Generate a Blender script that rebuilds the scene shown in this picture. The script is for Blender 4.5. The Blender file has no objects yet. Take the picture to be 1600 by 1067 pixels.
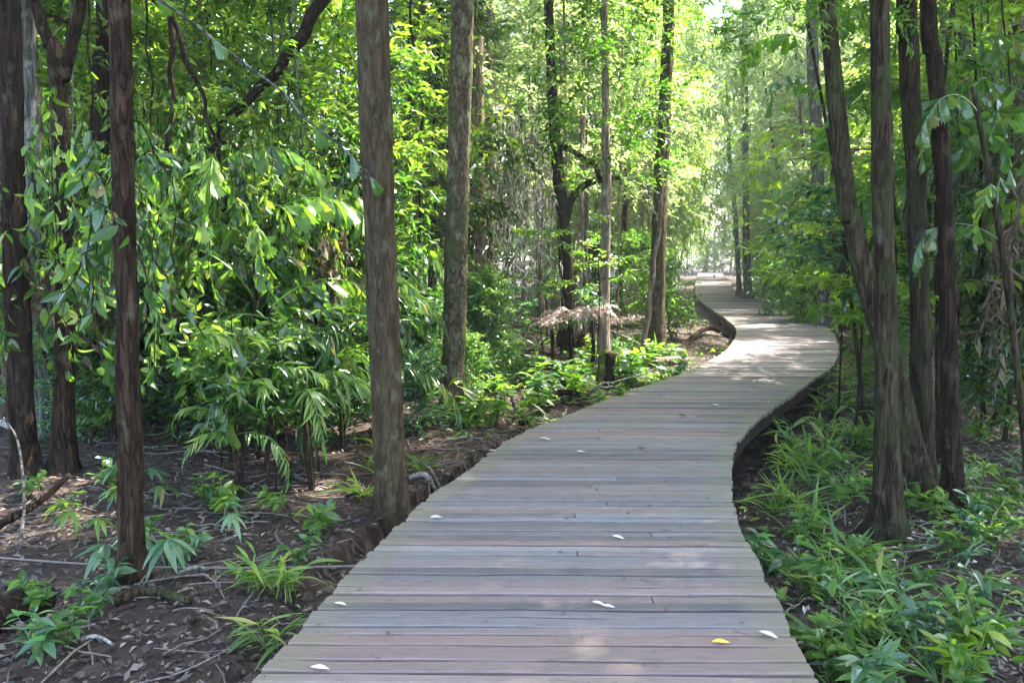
import bpy, math
import numpy as np
from mathutils import Vector, Matrix
R_ = math.radians
scene = bpy.context.scene

# ------------------------------------------------------------------ camera, sky, sun, exposure
FPX, CX, CY, HOR, CAMZ = 1244.4, 800.0, 533.5, 400.0, 1.65     # photograph pixels
PITCH = math.atan((CY - HOR) / FPX)
cam_d = bpy.data.cameras.new('camera'); cam = bpy.data.objects.new('camera', cam_d)
scene.collection.objects.link(cam); scene.camera = cam
cam_d.sensor_width = 36; cam_d.lens = 28; cam_d.clip_start = 0.05; cam_d.clip_end = 2000
cam.location = (0, 0, CAMZ); cam.rotation_euler = (R_(90) - PITCH, 0, 0)

SUN_EL, SUN_AZ = R_(58), R_(58)          # azimuth from +Y (view direction), positive towards +X
world = bpy.data.worlds.new('World'); scene.world = world; world.use_nodes = True
wn = world.node_tree.nodes; wl = world.node_tree.links
sky = wn.new('ShaderNodeTexSky'); sky.sky_type = 'NISHITA'; sky.sun_disc = False
sky.sun_elevation = SUN_EL; sky.sun_rotation = SUN_AZ; sky.air_density = 1.0; sky.dust_density = 2.0
bgn = wn['Background']; wl.new(sky.outputs[0], bgn.inputs[0]); bgn.inputs[1].default_value = 0.15
sd = bpy.data.lights.new('sun', 'SUN'); sd.energy = 3.4; sd.angle = R_(0.6); sd.color = (1, 0.95, 0.86)
sun = bpy.data.objects.new('sun', sd); scene.collection.objects.link(sun)
sdir = Vector((math.sin(SUN_AZ) * math.cos(SUN_EL), math.cos(SUN_AZ) * math.cos(SUN_EL), math.sin(SUN_EL)))
sun.rotation_euler = sdir.to_track_quat('Z', 'Y').to_euler()
vs = scene.view_settings; vs.view_transform = 'Standard'; vs.look = 'None'; vs.gamma = 1
vs.exposure = 3.65; vs.use_curve_mapping = False
cy = scene.cycles
cy.max_bounces = 7; cy.diffuse_bounces = 4; cy.glossy_bounces = 2; cy.transmission_bounces = 4
cy.transparent_max_bounces = 4; cy.volume_bounces = 0; cy.caustics_reflective = False; cy.caustics_refractive = False
cy.sample_clamp_indirect = 6; cy.use_denoising = True

# ------------------------------------------------------------------ pixel helpers (photo 1600x1067 -> world)
cp, sp = math.cos(PITCH), math.sin(PITCH)
def ray(px, py):
    u = (px - CX) / FPX; v = (CY - py) / FPX
    return np.array([u, cp + v * sp, -sp + v * cp])
def on_plane(px, py, z=0.0):
    d = ray(px, py); t = (z - CAMZ) / d[2]
    return np.array([d[0] * t, d[1] * t, z])
def at(px, py, Y):
    d = ray(px, py); t = Y / d[1]
    return np.array([d[0] * t, Y, CAMZ + d[2] * t])
def proj(p):
    x, y, z = p[0], p[1], p[2] - CAMZ
    f = y * cp - z * sp; u = y * sp + z * cp
    return CX + FPX * x / f, CY - FPX * u / f, f

# ------------------------------------------------------------------ deck edges
LP = [(400,1058),(480,970),(545,893),(583,860),(609,832),(635,808),(656,787),(682,766),(720,743),(807,680),(833,668),(883,649),(935,628),(983,610),
      (1035,593.5),(1076,578),(1102,565.6),(1127,551),(1144,533),(1150,520),(1148.5,512),(1135.5,499.6),(1115,485),(1094,470),(1086,458),(1085,447),(1087,438),(1089,430),(1090,425)]
RP = [(1280,1067),(1245,1008),(1225,958),(1195,903),(1170,850),(1154,820),(1147,801),(1143,781),(1142,739),(1144,711),(1148.5,694),(1159,677),(1182,655),(1213,631),
      (1244,610),(1277,587),(1294,574),(1304,560),(1307.6,546),(1304.5,528.5),(1296,516),(1282,506),(1257,497),(1226,485),(1201,475),(1176,464.5),(1152,456),(1143,447),(1139,438),(1130,430),(1127,425)]
def edge(P):
    W = np.array([on_plane(x, y, 0)[:2] for x, y in P]); W = W[np.argsort(W[:, 1])]
    s0 = (W[2, 0] - W[0, 0]) / (W[2, 1] - W[0, 1])
    pre = [[W[0, 0] - s0 * d, W[0, 1] - d] for d in (9.0, 6.0, 3.0, 1.5)]
    W = np.vstack([pre, W])
    y = W[:, 1]; x = W[:, 0]; h = np.diff(y); dl = np.diff(x) / h
    m = np.zeros(len(x)); m[1:-1] = (dl[:-1] * h[1:] + dl[1:] * h[:-1]) / (h[1:] + h[:-1]); m[0] = dl[0]; m[-1] = dl[-1]
    def f(Y):
        Y = np.asarray(Y, float); k = np.clip(np.searchsorted(y, Y) - 1, 0, len(h) - 1)
        t = (Y - y[k]) / h[k]; t = np.clip(t, 0, 1)
        return (x[k] * (1 + 2 * t) * (1 - t) ** 2 + m[k] * h[k] * t * (1 - t) ** 2 + x[k + 1] * t * t * (3 - 2 * t) + m[k + 1] * h[k] * t * t * (t - 1))
    return f
XL, XR = edge(LP), edge(RP)
DECK0, DECK1 = -4.0, 80.0

# ------------------------------------------------------------------ ground height
def zg(x, y):
    x = np.asarray(x, float); y = np.asarray(y, float)
    n = (0.05 * np.sin(0.9 * x + 1.3 * np.sin(0.5 * y)) * np.cos(0.8 * y + 0.6) + 0.028 * np.sin(2.3 * x + 1.1 * y) + 0.02 * np.sin(3.9 * y - 2.1 * x + 1.0)
         + 0.012 * np.sin(7.1 * x + 3.0 * np.sin(2 * y)) * np.sin(6.3 * y))
    yc = np.clip(y, DECK0, DECK1)
    l, r = XL(yc), XR(yc)
    dl = l - x; dr = x - r                                  # distances outside the deck
    base = np.where(x < (l + r) / 2, -0.2, -0.3)
    dip = -0.3 * np.exp(-((y - 7.6) / 2.6) ** 2) * np.exp(-np.clip(dr - 0.25, 0, 9) / 0.7) * (dr > -2.5)
    bank = 0.10 * np.exp(-((y - 20) / 5.0) ** 2) * np.exp(-((dl - 1.6) / 1.2) ** 2) * (dl > 0)
    dip2 = -0.28 * np.exp(-((y - 20) / 6.0) ** 2) * np.exp(-np.clip(dl, 0, 9) / 0.7) * (dl > -2.5)
    z = base + n + dip + bank + dip2
    under = (dl < 0.05) & (dr < 0.05) & (y < DECK1)
    return np.where(under, np.minimum(z, -0.24), z)
def gz(x, y): return float(zg(x, y))

# ------------------------------------------------------------------ mesh helpers
def mesh(name, V, F, mat=None, smooth=False):
    """F: list of (m,3) / (m,4) arrays"""
    me = bpy.data.meshes.new(name)
    V = np.asarray(V, np.float32); F = [np.asarray(f, np.int32) for f in (F if isinstance(F, list) else [F]) if len(f)]
    me.vertices.add(len(V)); me.vertices.foreach_set('co', V.ravel())
    li = np.concatenate([f.ravel() for f in F]); tot = np.concatenate([np.full(len(f), f.shape[1], np.int32) for f in F])
    me.loops.add(len(li)); me.loops.foreach_set('vertex_index', li)
    me.polygons.add(len(tot)); me.polygons.foreach_set('loop_start', np.concatenate([[0], np.cumsum(tot)[:-1]]).astype(np.int32))
    me.polygons.foreach_set('loop_total', tot)
    me.polygons.foreach_set('use_smooth', np.full(len(tot), smooth, bool))
    if mat: me.materials.append(mat)
    me.update(calc_edges=True); me.validate()
    return me
class Acc:
    def __init__(s): s.V = []; s.T = []; s.Q = []; s.n = 0
    def add(s, V, T=None, Q=None):
        V = np.asarray(V, float)
        if T is not None and len(T): s.T.append(np.asarray(T) + s.n)
        if Q is not None and len(Q): s.Q.append(np.asarray(Q) + s.n)
        s.V.append(V); s.n += len(V)
    def mesh(s, name, mat, smooth=False):
        F = []
        if s.T: F.append(np.vstack(s.T))
        if s.Q: F.append(np.vstack(s.Q))
        return mesh(name, np.vstack(s.V), F, mat, smooth)
def link(name, data, parent=None, loc=None):
    o = bpy.data.objects.new(name, data); scene.collection.objects.link(o)
    if parent is not None: o.parent = parent
    if loc is not None: o.location = [float(v) for v in loc]
    return o
def tag(o, label=None, cat=None, group=None, kind=None):
    if label: o['label'] = label
    if cat: o['category'] = cat
    if group: o['group'] = group
    if kind: o['kind'] = kind
    return o
def norm(a): return a / (np.linalg.norm(a, axis=-1, keepdims=True) + 1e-9)
def tube(P, r, n=8, cap=True, rough=0.0, rng=None, lobes=None):
    """tube along points P (k,3) with radii r (k,)"""
    P = np.asarray(P, float); k = len(P); r = np.broadcast_to(np.asarray(r, float), (k,))
    T = norm(np.gradient(P, axis=0))
    ref = np.array([0.0, 0, 1]) if abs(T[0][2]) < 0.8 else np.array([1.0, 0, 0])
    S = []; s = np.cross(T[0], ref); s /= np.linalg.norm(s)
    for t in T:
        s = s - t * s.dot(t); s /= np.linalg.norm(s) + 1e-9; S.append(s)
    S = np.array(S); B = np.cross(T, S)
    a = np.linspace(0, 2 * np.pi, n, endpoint=False)
    rr = np.repeat(r[:, None], n, 1)
    if rough and rng is not None: rr = rr * (1 + rough * rng.normal(size=(k, n)))
    if lobes is not None: rr = rr * lobes(k, a)
    V = P[:, None] + rr[..., None] * (np.cos(a)[None, :, None] * S[:, None] + np.sin(a)[None, :, None] * B[:, None])
    V = V.reshape(-1, 3)
    i = np.arange(k - 1)[:, None] * n; j = np.arange(n)[None]; j2 = (j + 1) % n
    Q = np.stack([i + j, i + j2, i + n + j2, i + n + j], -1).reshape(-1, 4)
    Tt = []
    if cap:
        V = np.vstack([V, P[0], P[-1]]); c0 = k * n; c1 = c0 + 1
        jj = np.arange(n); e = (k - 1) * n
        Tt = np.vstack([np.stack([np.full(n, c0), (jj + 1) % n, jj], 1), np.stack([np.full(n, c1), e + jj, e + (jj + 1) % n], 1)])
    return V, Tt, Q
def curve(pts, n):
    """smooth Catmull-Rom through pts"""
    P = np.asarray(pts, float)
    if len(P) == 2: return P[0] + (P[1] - P[0]) * np.linspace(0, 1, n)[:, None]
    E = np.vstack([2 * P[0] - P[1], P, 2 * P[-1] - P[-2]]); out = []
    for u in np.linspace(0, len(P) - 1 - 1e-6, n):
        k = int(u); t = u - k; a, b, c, d = E[k:k + 4]
        out.append(0.5 * (2 * b + (c - a) * t + (2 * a - 5 * b + 4 * c - d) * t * t + (3 * b - a - 3 * c + d) * t ** 3))
    return np.array(out)

# leaf templates: along +Y, width X, normal Z
def tpl_kite(w=0.36, fold=0.10, mid=0.42, tipdrop=0.10):
    V = np.array([[0, 0, 0], [-w / 2, mid, fold], [0, 1, -tipdrop], [w / 2, mid, fold], [0, mid, 0]])
    return V, np.array([[0, 4, 1], [1, 4, 2], [0, 3, 4], [4, 3, 2]])
def tpl_blade(w=0.2, segs=4, fold=0.12, bend=0.25, peak=0.4):
    ys = np.linspace(0, 1, segs + 1); V = []; T = []
    for y in ys:
        ww = w / 2 * (min(y / peak, 1) ** 0.7 * (1 if y < peak else max(0.0, 1 - ((y - peak) / (1 - peak)) ** 1.7)) if 0 < y < 1 else 0.03)
        z = -bend * y * y
        V += [[-ww, y, z + fold * ww * 4], [0, y, z], [ww, y, z + fold * ww * 4]]
    for k in range(segs):
        a = 3 * k
        T += [[a, a + 1, a + 4], [a, a + 4, a + 3], [a + 1, a + 2, a + 5], [a + 1, a + 5, a + 4]]
    return np.array(V), np.array(T)
def tpl_fishtail():
    L = [(-.05, .0), (-.15, .32), (-.27, .66), (-.33, .86)]
    tip = [(-.24, .80), (-.2, .94), (-.12, .84), (-.05, 1.0), (.01, .86), (.08, 1.0), (.13, .84), (.2, .9), (.23, .76)]
    R = [(.28, .8), (.2, .52), (.11, .26), (.05, 0)]
    out = L + tip + R
    C = [(0, .2), (0, .55), (0, .78)]
    P = out + C; V = np.array([[x, y, 0.25 * abs(x) - 0.22 * y * y] for x, y in P]); n = len(out)
    c0, c1, c2 = n, n + 1, n + 2
    T = [[0, c0, 1], [1, c0, c1], [1, c1, 2], [2, c1, c2], [2, c2, 3], [3, c2, 4]]
    for k in range(4, 12): T.append([k, c2, k + 1])
    T += [[12, c2, 13], [13, c2, 14], [14, c2, c1], [14, c1, 15], [15, c1, c0], [15, c0, 16], [16, c0, 0]]
    return V, np.array(T)[:, [0, 1, 2]]
KITE, NARROW = tpl_kite(), tpl_kite(0.15, 0.05, 0.35, 0.2)
BLADE, LANCE, FISH = tpl_blade(0.42, 4, 0.1, 0.22), tpl_blade(0.13, 5, 0.1, 0.35, 0.35), tpl_fishtail()
STRAP = tpl_blade(0.10, 6, 0.12, 0.5, 0.3)
CURL = np.random.default_rng(4242)
def place(acc, tpl, pos, d, nrm, size, wid=None):
    """scatter a leaf template: pos, direction, approx normal, length (and width factor)"""
    V, T = tpl; d = norm(np.asarray(d, float)); N = len(d)
    s = norm(np.cross(d, nrm)); n = np.cross(s, d)
    size = np.broadcast_to(np.asarray(size, float), (N,)); wid = np.ones(N) if wid is None else np.broadcast_to(np.asarray(wid, float), (N,))
    X = s * (size * wid)[:, None]; Y = d * size[:, None]; Z = n * size[:, None]
    kb = CURL.normal(0, 0.22, N)[:, None]; tw = CURL.normal(0, 0.5, N)[:, None]; sk = CURL.normal(0, 0.10, N)[:, None]
    zz = (V[None, :, 2] + kb * V[None, :, 1] ** 2 + tw * V[None, :, 0] * V[None, :, 1])[..., None]; xx = (V[None, :, 0] + sk * V[None, :, 1] ** 2)[..., None]
    W = np.asarray(pos)[:, None] + xx * X[:, None] + V[None, :, 1:2] * Y[:, None] + zz * Z[:, None]
    F = T[None] + (np.arange(N) * len(V))[:, None, None]
    acc.add(W.reshape(-1, 3), F.reshape(-1, 3))
def sprays(acc, rng, P, D, tpl, nleaf, slen, leaf, droop, wid=1.0, jitter=0.25, flat=0.5, twig=0.0, tacc=None):
    """leafy twigs: P anchor points, D outward directions"""
    P = np.asarray(P, float); D = norm(np.asarray(D, float)); A = len(P)
    up = np.array([0, 0, 1.0])
    side = norm(np.cross(D, up + 0.3 * rng.normal(size=(A, 3))))
    L = slen * rng.uniform(0.6, 1.3, A)
    t = np.tile((np.arange(nleaf) + 0.6) / nleaf, (A, 1)) + rng.normal(0, 0.02, (A, nleaf))
    pos = P[:, None] + D[:, None] * (L[:, None] * t)[..., None]
    pos[..., 2] -= droop * L[:, None] * t ** 2 * 0.6
    pos += rng.normal(0, jitter * 0.12 * slen, pos.shape)
    sg = np.where(np.arange(nleaf) % 2 == 0, 1.0, -1.0)[None, :, None]
    d = D[:, None] * 0.7 + side[:, None] * sg * 0.9 + rng.normal(0, jitter, pos.shape); d[..., 2] -= droop * rng.uniform(0.3, 1.3, d.shape[:2])
    nr = np.zeros_like(d); nr[..., 2] = 1; nr += rng.normal(0, flat, nr.shape)
    sz = leaf * rng.uniform(0.55, 1.25, d.shape[:2])
    place(acc, tpl, pos.reshape(-1, 3), d.reshape(-1, 3), nr.reshape(-1, 3), sz.ravel(), wid)
    if twig and tacc is not None:
        for k in range(A):
            q = P[k] + D[k] * (L[k] * np.linspace(0, 1, 4))[:, None]; q[:, 2] -= droop * L[k] * np.linspace(0, 1, 4) ** 2 * 0.6
            v, tt, qq = tube(q, np.linspace(twig, twig * 0.4, 4), 4, False); tacc.add(v, None, qq)

# ------------------------------------------------------------------ materials
def mat(name):
    m = bpy.data.materials.new(name); m.use_nodes = True; nt = m.node_tree
    return m, nt, nt.nodes, nt.links, nt.nodes['Principled BSDF']
def ramp(nt, fac, cols):
    r = nt.nodes.new('ShaderNodeValToRGB'); e = r.color_ramp.elements
    while len(e) < len(cols): e.new(0.5)
    for k, (p, c) in enumerate(cols): e[k].position = p; e[k].color = (*c, 1)
    nt.links.new(fac, r.inputs[0]); return r.outputs[0]
def mixc(nt, f, a, b, mode='MIX'):
    m = nt.nodes.new('ShaderNodeMix'); m.data_type = 'RGBA'; m.blend_type = mode
    for s, v in ((m.inputs[0], f), (m.inputs[6], a), (m.inputs[7], b)):
        if isinstance(v, bpy.types.NodeSocket): nt.links.new(v, s)
        else: s.default_value = v if isinstance(v, float) else (*v, 1)
    return m.outputs[2]
def noise(nt, vec, scale, detail=4, rough=0.55, dist=0.0):
    n = nt.nodes.new('ShaderNodeTexNoise'); n.inputs['Scale'].default_value = scale; n.inputs['Detail'].default_value = detail
    n.inputs['Roughness'].default_value = rough; n.inputs['Distortion'].default_value = dist
    if vec is not None: nt.links.new(vec, n.inputs['Vector'])
    return n.outputs[0]
def mapping(nt, scale, coord='Object'):
    tc = nt.nodes.new('ShaderNodeTexCoord'); mp = nt.nodes.new('ShaderNodeMapping'); mp.inputs['Scale'].default_value = scale
    nt.links.new(tc.outputs[coord], mp.inputs[0]); return mp.outputs[0]
def bump(nt, h, strength, dist, bsdf):
    b = nt.nodes.new('ShaderNodeBump'); b.inputs['Strength'].default_value = strength; b.inputs['Distance'].default_value = dist
    nt.links.new(h, b.inputs['Height']); nt.links.new(b.outputs[0], bsdf.inputs['Normal'])
def leaf_mat(name, cols, tmul=2.7, trans=0.48, rough=0.38, spec=0.5, ty=(0.93, 1.0, 0.36)):
    """leaf: reflecting + translucent; each leaf (mesh island) takes its own tone from cols, each plant a slight shift"""
    m, nt, N, L, b = mat(name)
    g = N.new('ShaderNodeNewGeometry')
    c = ramp(nt, g.outputs['Random Per Island'], cols)
    oi = N.new('ShaderNodeObjectInfo'); mr = N.new('ShaderNodeMapRange'); L.new(oi.outputs['Random'], mr.inputs[0])
    mr.inputs[3].default_value = 0.75; mr.inputs[4].default_value = 1.3
    hs = N.new('ShaderNodeHueSaturation'); L.new(c, hs.inputs['Color']); L.new(mr.outputs[0], hs.inputs['Value'])
    mr2 = N.new('ShaderNodeMapRange'); L.new(oi.outputs['Random'], mr2.inputs[0]); mr2.inputs[3].default_value = 0.515; mr2.inputs[4].default_value = 0.485
    L.new(mr2.outputs[0], hs.inputs['Hue'])
    col = hs.outputs[0]
    L.new(col, b.inputs['Base Color']); b.inputs['Roughness'].default_value = rough; b.inputs['Specular IOR Level'].default_value = spec
    tr = N.new('ShaderNodeBsdfTranslucent')
    tcol = mixc(nt, 1.0, col, tuple(tmul * v for v in ty), 'MULTIPLY'); L.new(tcol, tr.inputs[0])
    mx = N.new('ShaderNodeMixShader'); mx.inputs[0].default_value = trans
    L.new(b.outputs[0], mx.inputs[1]); L.new(tr.outputs[0], mx.inputs[2]); L.new(mx.outputs[0], N['Material Output'].inputs[0])
    return m
def bark_mat(name, c0, c1, patch=None, pamt=0.5, vert=0.14, bstr=1.0, moss=None, scale=26, crackd=0.6):
    m, nt, N, L, b = mat(name)
    v = mapping(nt, (1, 1, vert))
    a = noise(nt, v, scale, 6, 0.6, 0.3)
    col = ramp(nt, a, [(0.32, c0), (0.62, c1)])
    vr = mapping(nt, (1, 1, vert * 0.8)); rn = noise(nt, vr, scale * 0.9, 5, 0.65, 0.6); ab = N.new('ShaderNodeMath'); ab.operation = 'SUBTRACT'; L.new(rn, ab.inputs[0]); ab.inputs[1].default_value = 0.5
    ab2 = N.new('ShaderNodeMath'); ab2.operation = 'ABSOLUTE'; L.new(ab.outputs[0], ab2.inputs[0])
    crack = ramp(nt, ab2.outputs[0], [(0.0, (1 - crackd,) * 3), (0.05, (1, 1, 1))]); col = mixc(nt, 1.0, col, crack, 'MULTIPLY')
    hm = N.new('ShaderNodeMath'); hm.operation = 'MULTIPLY'; L.new(a, hm.inputs[0]); L.new(crack, hm.inputs[1]); hgt_ = hm.outputs[0]
    oi = N.new('ShaderNodeObjectInfo')
    if patch:
        v2 = mapping(nt, (1, 1, 0.6)); p = noise(nt, v2, 9, 5, 0.65)
        f = ramp(nt, p, [(0.62 - 0.2 * pamt, (0, 0, 0)), (0.68 - 0.1 * pamt, (1, 1, 1))])
        col = mixc(nt, f, col, patch)
    if moss:
        v3 = mapping(nt, (1, 1, 0.5)); p = noise(nt, v3, 5, 5, 0.7)
        f = ramp(nt, p, [(0.48, (0, 0, 0)), (0.6, (1, 1, 1))]); col = mixc(nt, f, col, moss)
    mr = N.new('ShaderNodeMapRange'); L.new(oi.outputs['Random'], mr.inputs[0]); mr.inputs[3].default_value = 0.75; mr.inputs[4].default_value = 1.25
    hs = N.new('ShaderNodeHueSaturation'); L.new(col, hs.inputs['Color']); L.new(mr.outputs[0], hs.inputs['Value'])
    L.new(hs.outputs[0], b.inputs['Base Color']); b.inputs['Roughness'].default_value = 0.9; b.inputs['Specular IOR Level'].default_value = 0.08
    bump(nt, hgt_, bstr, 0.03, b)
    return m
G = lambda *c: c
LM = {
 'broad': leaf_mat('leaf_broad', [(0, (0.028, 0.07, 0.013)), (0.45, (0.06, 0.125, 0.02)), (0.8, (0.10, 0.17, 0.028)), (1, (0.15, 0.19, 0.035))]),
 'yellow': leaf_mat('leaf_sunny', [(0, (0.06, 0.12, 0.018)), (0.5, (0.12, 0.19, 0.025)), (0.92, (0.17, 0.22, 0.035)), (1, (0.22, 0.22, 0.04))]),
 'fine': leaf_mat('leaf_fine', [(0, (0.07, 0.115, 0.045)), (0.5, (0.13, 0.18, 0.08)), (1, (0.22, 0.26, 0.15))], ty=(1.0, 1.0, 0.65)),
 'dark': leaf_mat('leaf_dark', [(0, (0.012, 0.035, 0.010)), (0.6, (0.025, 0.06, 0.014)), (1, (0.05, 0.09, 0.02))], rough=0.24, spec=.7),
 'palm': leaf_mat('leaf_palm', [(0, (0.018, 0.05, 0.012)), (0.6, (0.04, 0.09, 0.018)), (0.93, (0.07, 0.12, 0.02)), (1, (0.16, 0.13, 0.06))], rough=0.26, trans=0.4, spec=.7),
 'dry': leaf_mat('leaf_dry', [(0, (0.06, 0.04, 0.022)), (0.6, (0.13, 0.09, 0.055)), (1, (0.24, 0.19, 0.13))], tmul=1.2, ty=(1, .9, .7), trans=0.25, rough=0.7, spec=0.2),
 'herb': leaf_mat('leaf_herb', [(0, (0.035, 0.085, 0.02)), (0.5, (0.07, 0.14, 0.03)), (0.9, (0.12, 0.19, 0.05)), (1, (0.2, 0.19, 0.06))], rough=0.34),
 'bluish': leaf_mat('leaf_bluish', [(0, (0.03, 0.075, 0.035)), (0.6, (0.07, 0.14, 0.07)), (1, (0.13, 0.2, 0.1))], rough=0.24, spec=.7, ty=(.9, 1, .5)),
 'pale_dry': leaf_mat('leaf_pale_dry', [(0, (0.3, 0.28, 0.25)), (0.6, (0.5, 0.47, 0.44)), (1, (0.65, 0.63, 0.6))], tmul=1.2, ty=(1, .95, .9), trans=0.25, rough=0.7, spec=0.2),
 'pink': leaf_mat('leaf_pink', [(0, (0.3, 0.19, 0.17)), (0.5, (0.5, 0.37, 0.33)), (1, (0.62, 0.55, 0.5))], tmul=1.2, ty=(1, .92, .88), rough=0.6),
}
BM = {
 'dark': bark_mat('bark_dark', (0.010, 0.006, 0.004), (0.04, 0.024, 0.014), (0.055, 0.042, 0.028), 0.2),
 'brown': bark_mat('bark_brown', (0.04, 0.028, 0.014), (0.088, 0.064, 0.036), (0.1, 0.088, 0.052), 0.3, vert=0.22, bstr=0.6, crackd=.5),
 'mossy': bark_mat('bark_mossy', (0.014, 0.010, 0.006), (0.05, 0.034, 0.021), (0.06, 0.05, 0.034), 0.3, moss=(0.035, 0.036, 0.014)),
 'lichen': bark_mat('bark_lichen', (0.035, 0.028, 0.016), (0.11, 0.085, 0.05), (0.155, 0.14, 0.085), 0.5, vert=0.5, moss=(0.06, 0.058, 0.022), scale=30),
 'pale': bark_mat('bark_pale', (0.13, 0.09, 0.065), (0.3, 0.23, 0.175), (0.36, 0.33, 0.28), 0.4),
 'red': bark_mat('bark_red', (0.035, 0.02, 0.013), (0.10, 0.06, 0.038), (0.14, 0.105, 0.075), 0.3),
 'tan': bark_mat('bark_tan', (0.15, 0.095, 0.06), (0.33, 0.235, 0.16), (0.4, 0.33, 0.25), 0.35),
 'grey': bark_mat('bark_grey', (0.05, 0.046, 0.04), (0.14, 0.13, 0.115), (0.24, 0.23, 0.21), 0.45),
 'deadwood': bark_mat('bark_deadwood', (0.10, 0.085, 0.07), (0.30, 0.27, 0.23), (0.4, 0.37, 0.33), 0.4, vert=1.0),
 'moss': bark_mat('bark_moss', (0.05, 0.06, 0.012), (0.12, 0.15, 0.03), (0.2, 0.22, 0.05), 0.5, vert=1.0, bstr=1.0, scale=30),
}
def ground_mat():
    m, nt, N, L, b = mat('forest_floor')
    v = mapping(nt, (1, 1, 1))
    vo = N.new('ShaderNodeTexVoronoi'); vo.inputs['Scale'].default_value = 17; vo.inputs['Randomness'].default_value = 1
    dn = noise(nt, v, 6, 3); mm = N.new('ShaderNodeVectorMath'); mm.operation = 'ADD'; L.new(v, mm.inputs[0])
    n2 = N.new('ShaderNodeTexNoise'); n2.inputs['Scale'].default_value = 9; L.new(v, n2.inputs['Vector'])
    sc = N.new('ShaderNodeVectorMath'); sc.operation = 'SCALE'; sc.inputs[3].default_value = 0.16; L.new(n2.outputs[1], sc.inputs[0]); L.new(sc.outputs[0], mm.inputs[1])
    L.new(mm.outputs[0], vo.inputs['Vector'])
    sx = N.new('ShaderNodeSeparateColor'); L.new(vo.outputs['Color'], sx.inputs[0])
    c = ramp(nt, sx.outputs[0], [(0, (0.020, 0.012, 0.009)), (0.5, (0.045, 0.028, 0.02)), (0.85, (0.085, 0.055, 0.04)), (1, (0.13, 0.095, 0.07))])
    big = noise(nt, v, 0.7, 5, 0.6); f = ramp(nt, big, [(0.38, (0, 0, 0)), (0.68, (1, 1, 1))])
    c = mixc(nt, f, c, (0.028, 0.017, 0.012))
    L.new(c, b.inputs['Base Color']); b.inputs['Roughness'].default_value = 0.9; b.inputs['Specular IOR Level'].default_value = 0.2
    fine = noise(nt, v, 38, 5, 0.7)
    ad = N.new('ShaderNodeMath'); ad.operation = 'ADD'; L.new(vo.outputs[0], ad.inputs[0]); L.new(fine, ad.inputs[1])
    bump(nt, ad.outputs[0], 0.9, 0.03, b)
    return m
def deck_mat(name, cols, spec=0.32, rough=(0.42, 0.7), edge=False):
    m, nt, N, L, b = mat(name)
    g = N.new('ShaderNodeNewGeometry'); tc = N.new('ShaderNodeTexCoord')
    # every plank gets its own piece of grain: shift the coordinates by its island number
    cb = N.new('ShaderNodeCombineXYZ'); mul = N.new('ShaderNodeMath'); mul.operation = 'MULTIPLY'; mul.inputs[1].default_value = 300
    L.new(g.outputs['Random Per Island'], mul.inputs[0]); L.new(mul.outputs[0], cb.inputs[0]); L.new(mul.outputs[0], cb.inputs[2])
    ad = N.new('ShaderNodeVectorMath'); ad.operation = 'ADD'; L.new(tc.outputs['Object'], ad.inputs[0]); L.new(cb.outputs[0], ad.inputs[1])
    mp = N.new('ShaderNodeMapping'); mp.inputs['Scale'].default_value = (2.2, 40, 40); L.new(ad.outputs[0], mp.inputs[0])
    grain = noise(nt, mp.outputs[0], 3.2, 7, 0.65, 0.4)
    mp2 = N.new('ShaderNodeMapping'); mp2.inputs['Scale'].default_value = (1.6, 3.0, 3.0); L.new(ad.outputs[0], mp2.inputs[0])
    blot = noise(nt, mp2.outputs[0], 1.6, 5, 0.6)
    c = ramp(nt, g.outputs['Random Per Island'], cols)
    c = mixc(nt, ramp(nt, blot, [(0.4, (0, 0, 0)), (0.8, (0.5, 0.5, 0.5))]), c, tuple(v * 1.1 for v in cols[-2][1]) if len(cols) > 2 else cols[0][1])
    gr = ramp(nt, grain, [(0.3, (0.55, 0.53, 0.52)), (0.46, (0.92, 0.92, 0.92)), (0.75, (1.18, 1.18, 1.18))])
    c = mixc(nt, 1.0, c, gr, 'MULTIPLY')
    big = noise(nt, tc.outputs['Object'], 0.9, 5, 0.65); c = mixc(nt, ramp(nt, big, [(0.55, (0, 0, 0)), (0.75, (0.45, 0.45, 0.45))]), c, (0.08, 0.085, 0.055))
    if edge:    # algae and dirt along both worn ends of the boards
        an = N.new('ShaderNodeAttribute'); an.attribute_name = 'edge'
        en = noise(nt, tc.outputs['Object'], 4.5, 8, 0.8); sm = N.new('ShaderNodeMath'); sm.operation = 'MULTIPLY_ADD'; L.new(en, sm.inputs[0]); sm.inputs[1].default_value = -0.24; L.new(an.outputs['Fac'], sm.inputs[2])
        f = ramp(nt, sm.outputs[0], [(0.0, (.45, .45, .45)), (0.1, (0, 0, 0))]); c = mixc(nt, f, c, (0.13, 0.115, 0.065))
        sp_ = noise(nt, mp2.outputs[0], 9, 6, 0.75); f = ramp(nt, sp_, [(0.60, (0, 0, 0)), (0.72, (.8, .8, .8))]); c = mixc(nt, f, c, (0.055, 0.045, 0.042))
    L.new(c, b.inputs['Base Color']); b.inputs['Specular IOR Level'].default_value = spec
    mr = N.new('ShaderNodeMapRange'); L.new(blot, mr.inputs[0]); mr.inputs[3].default_value = rough[0]; mr.inputs[4].default_value = rough[1]; L.new(mr.outputs[0], b.inputs['Roughness'])
    bump(nt, grain, 0.5, 0.004, b)
    return m
M_ground = ground_mat()
M_deck = deck_mat('weathered_plank', [(0, (0.074, 0.062, 0.062)), (0.35, (0.118, 0.1, 0.1)), (0.65, (0.158, 0.136, 0.136)), (0.85, (0.145, 0.102, 0.094)), (0.93, (0.165, 0.105, 0.086)), (1, (0.2, 0.176, 0.17))], edge=True)
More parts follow.
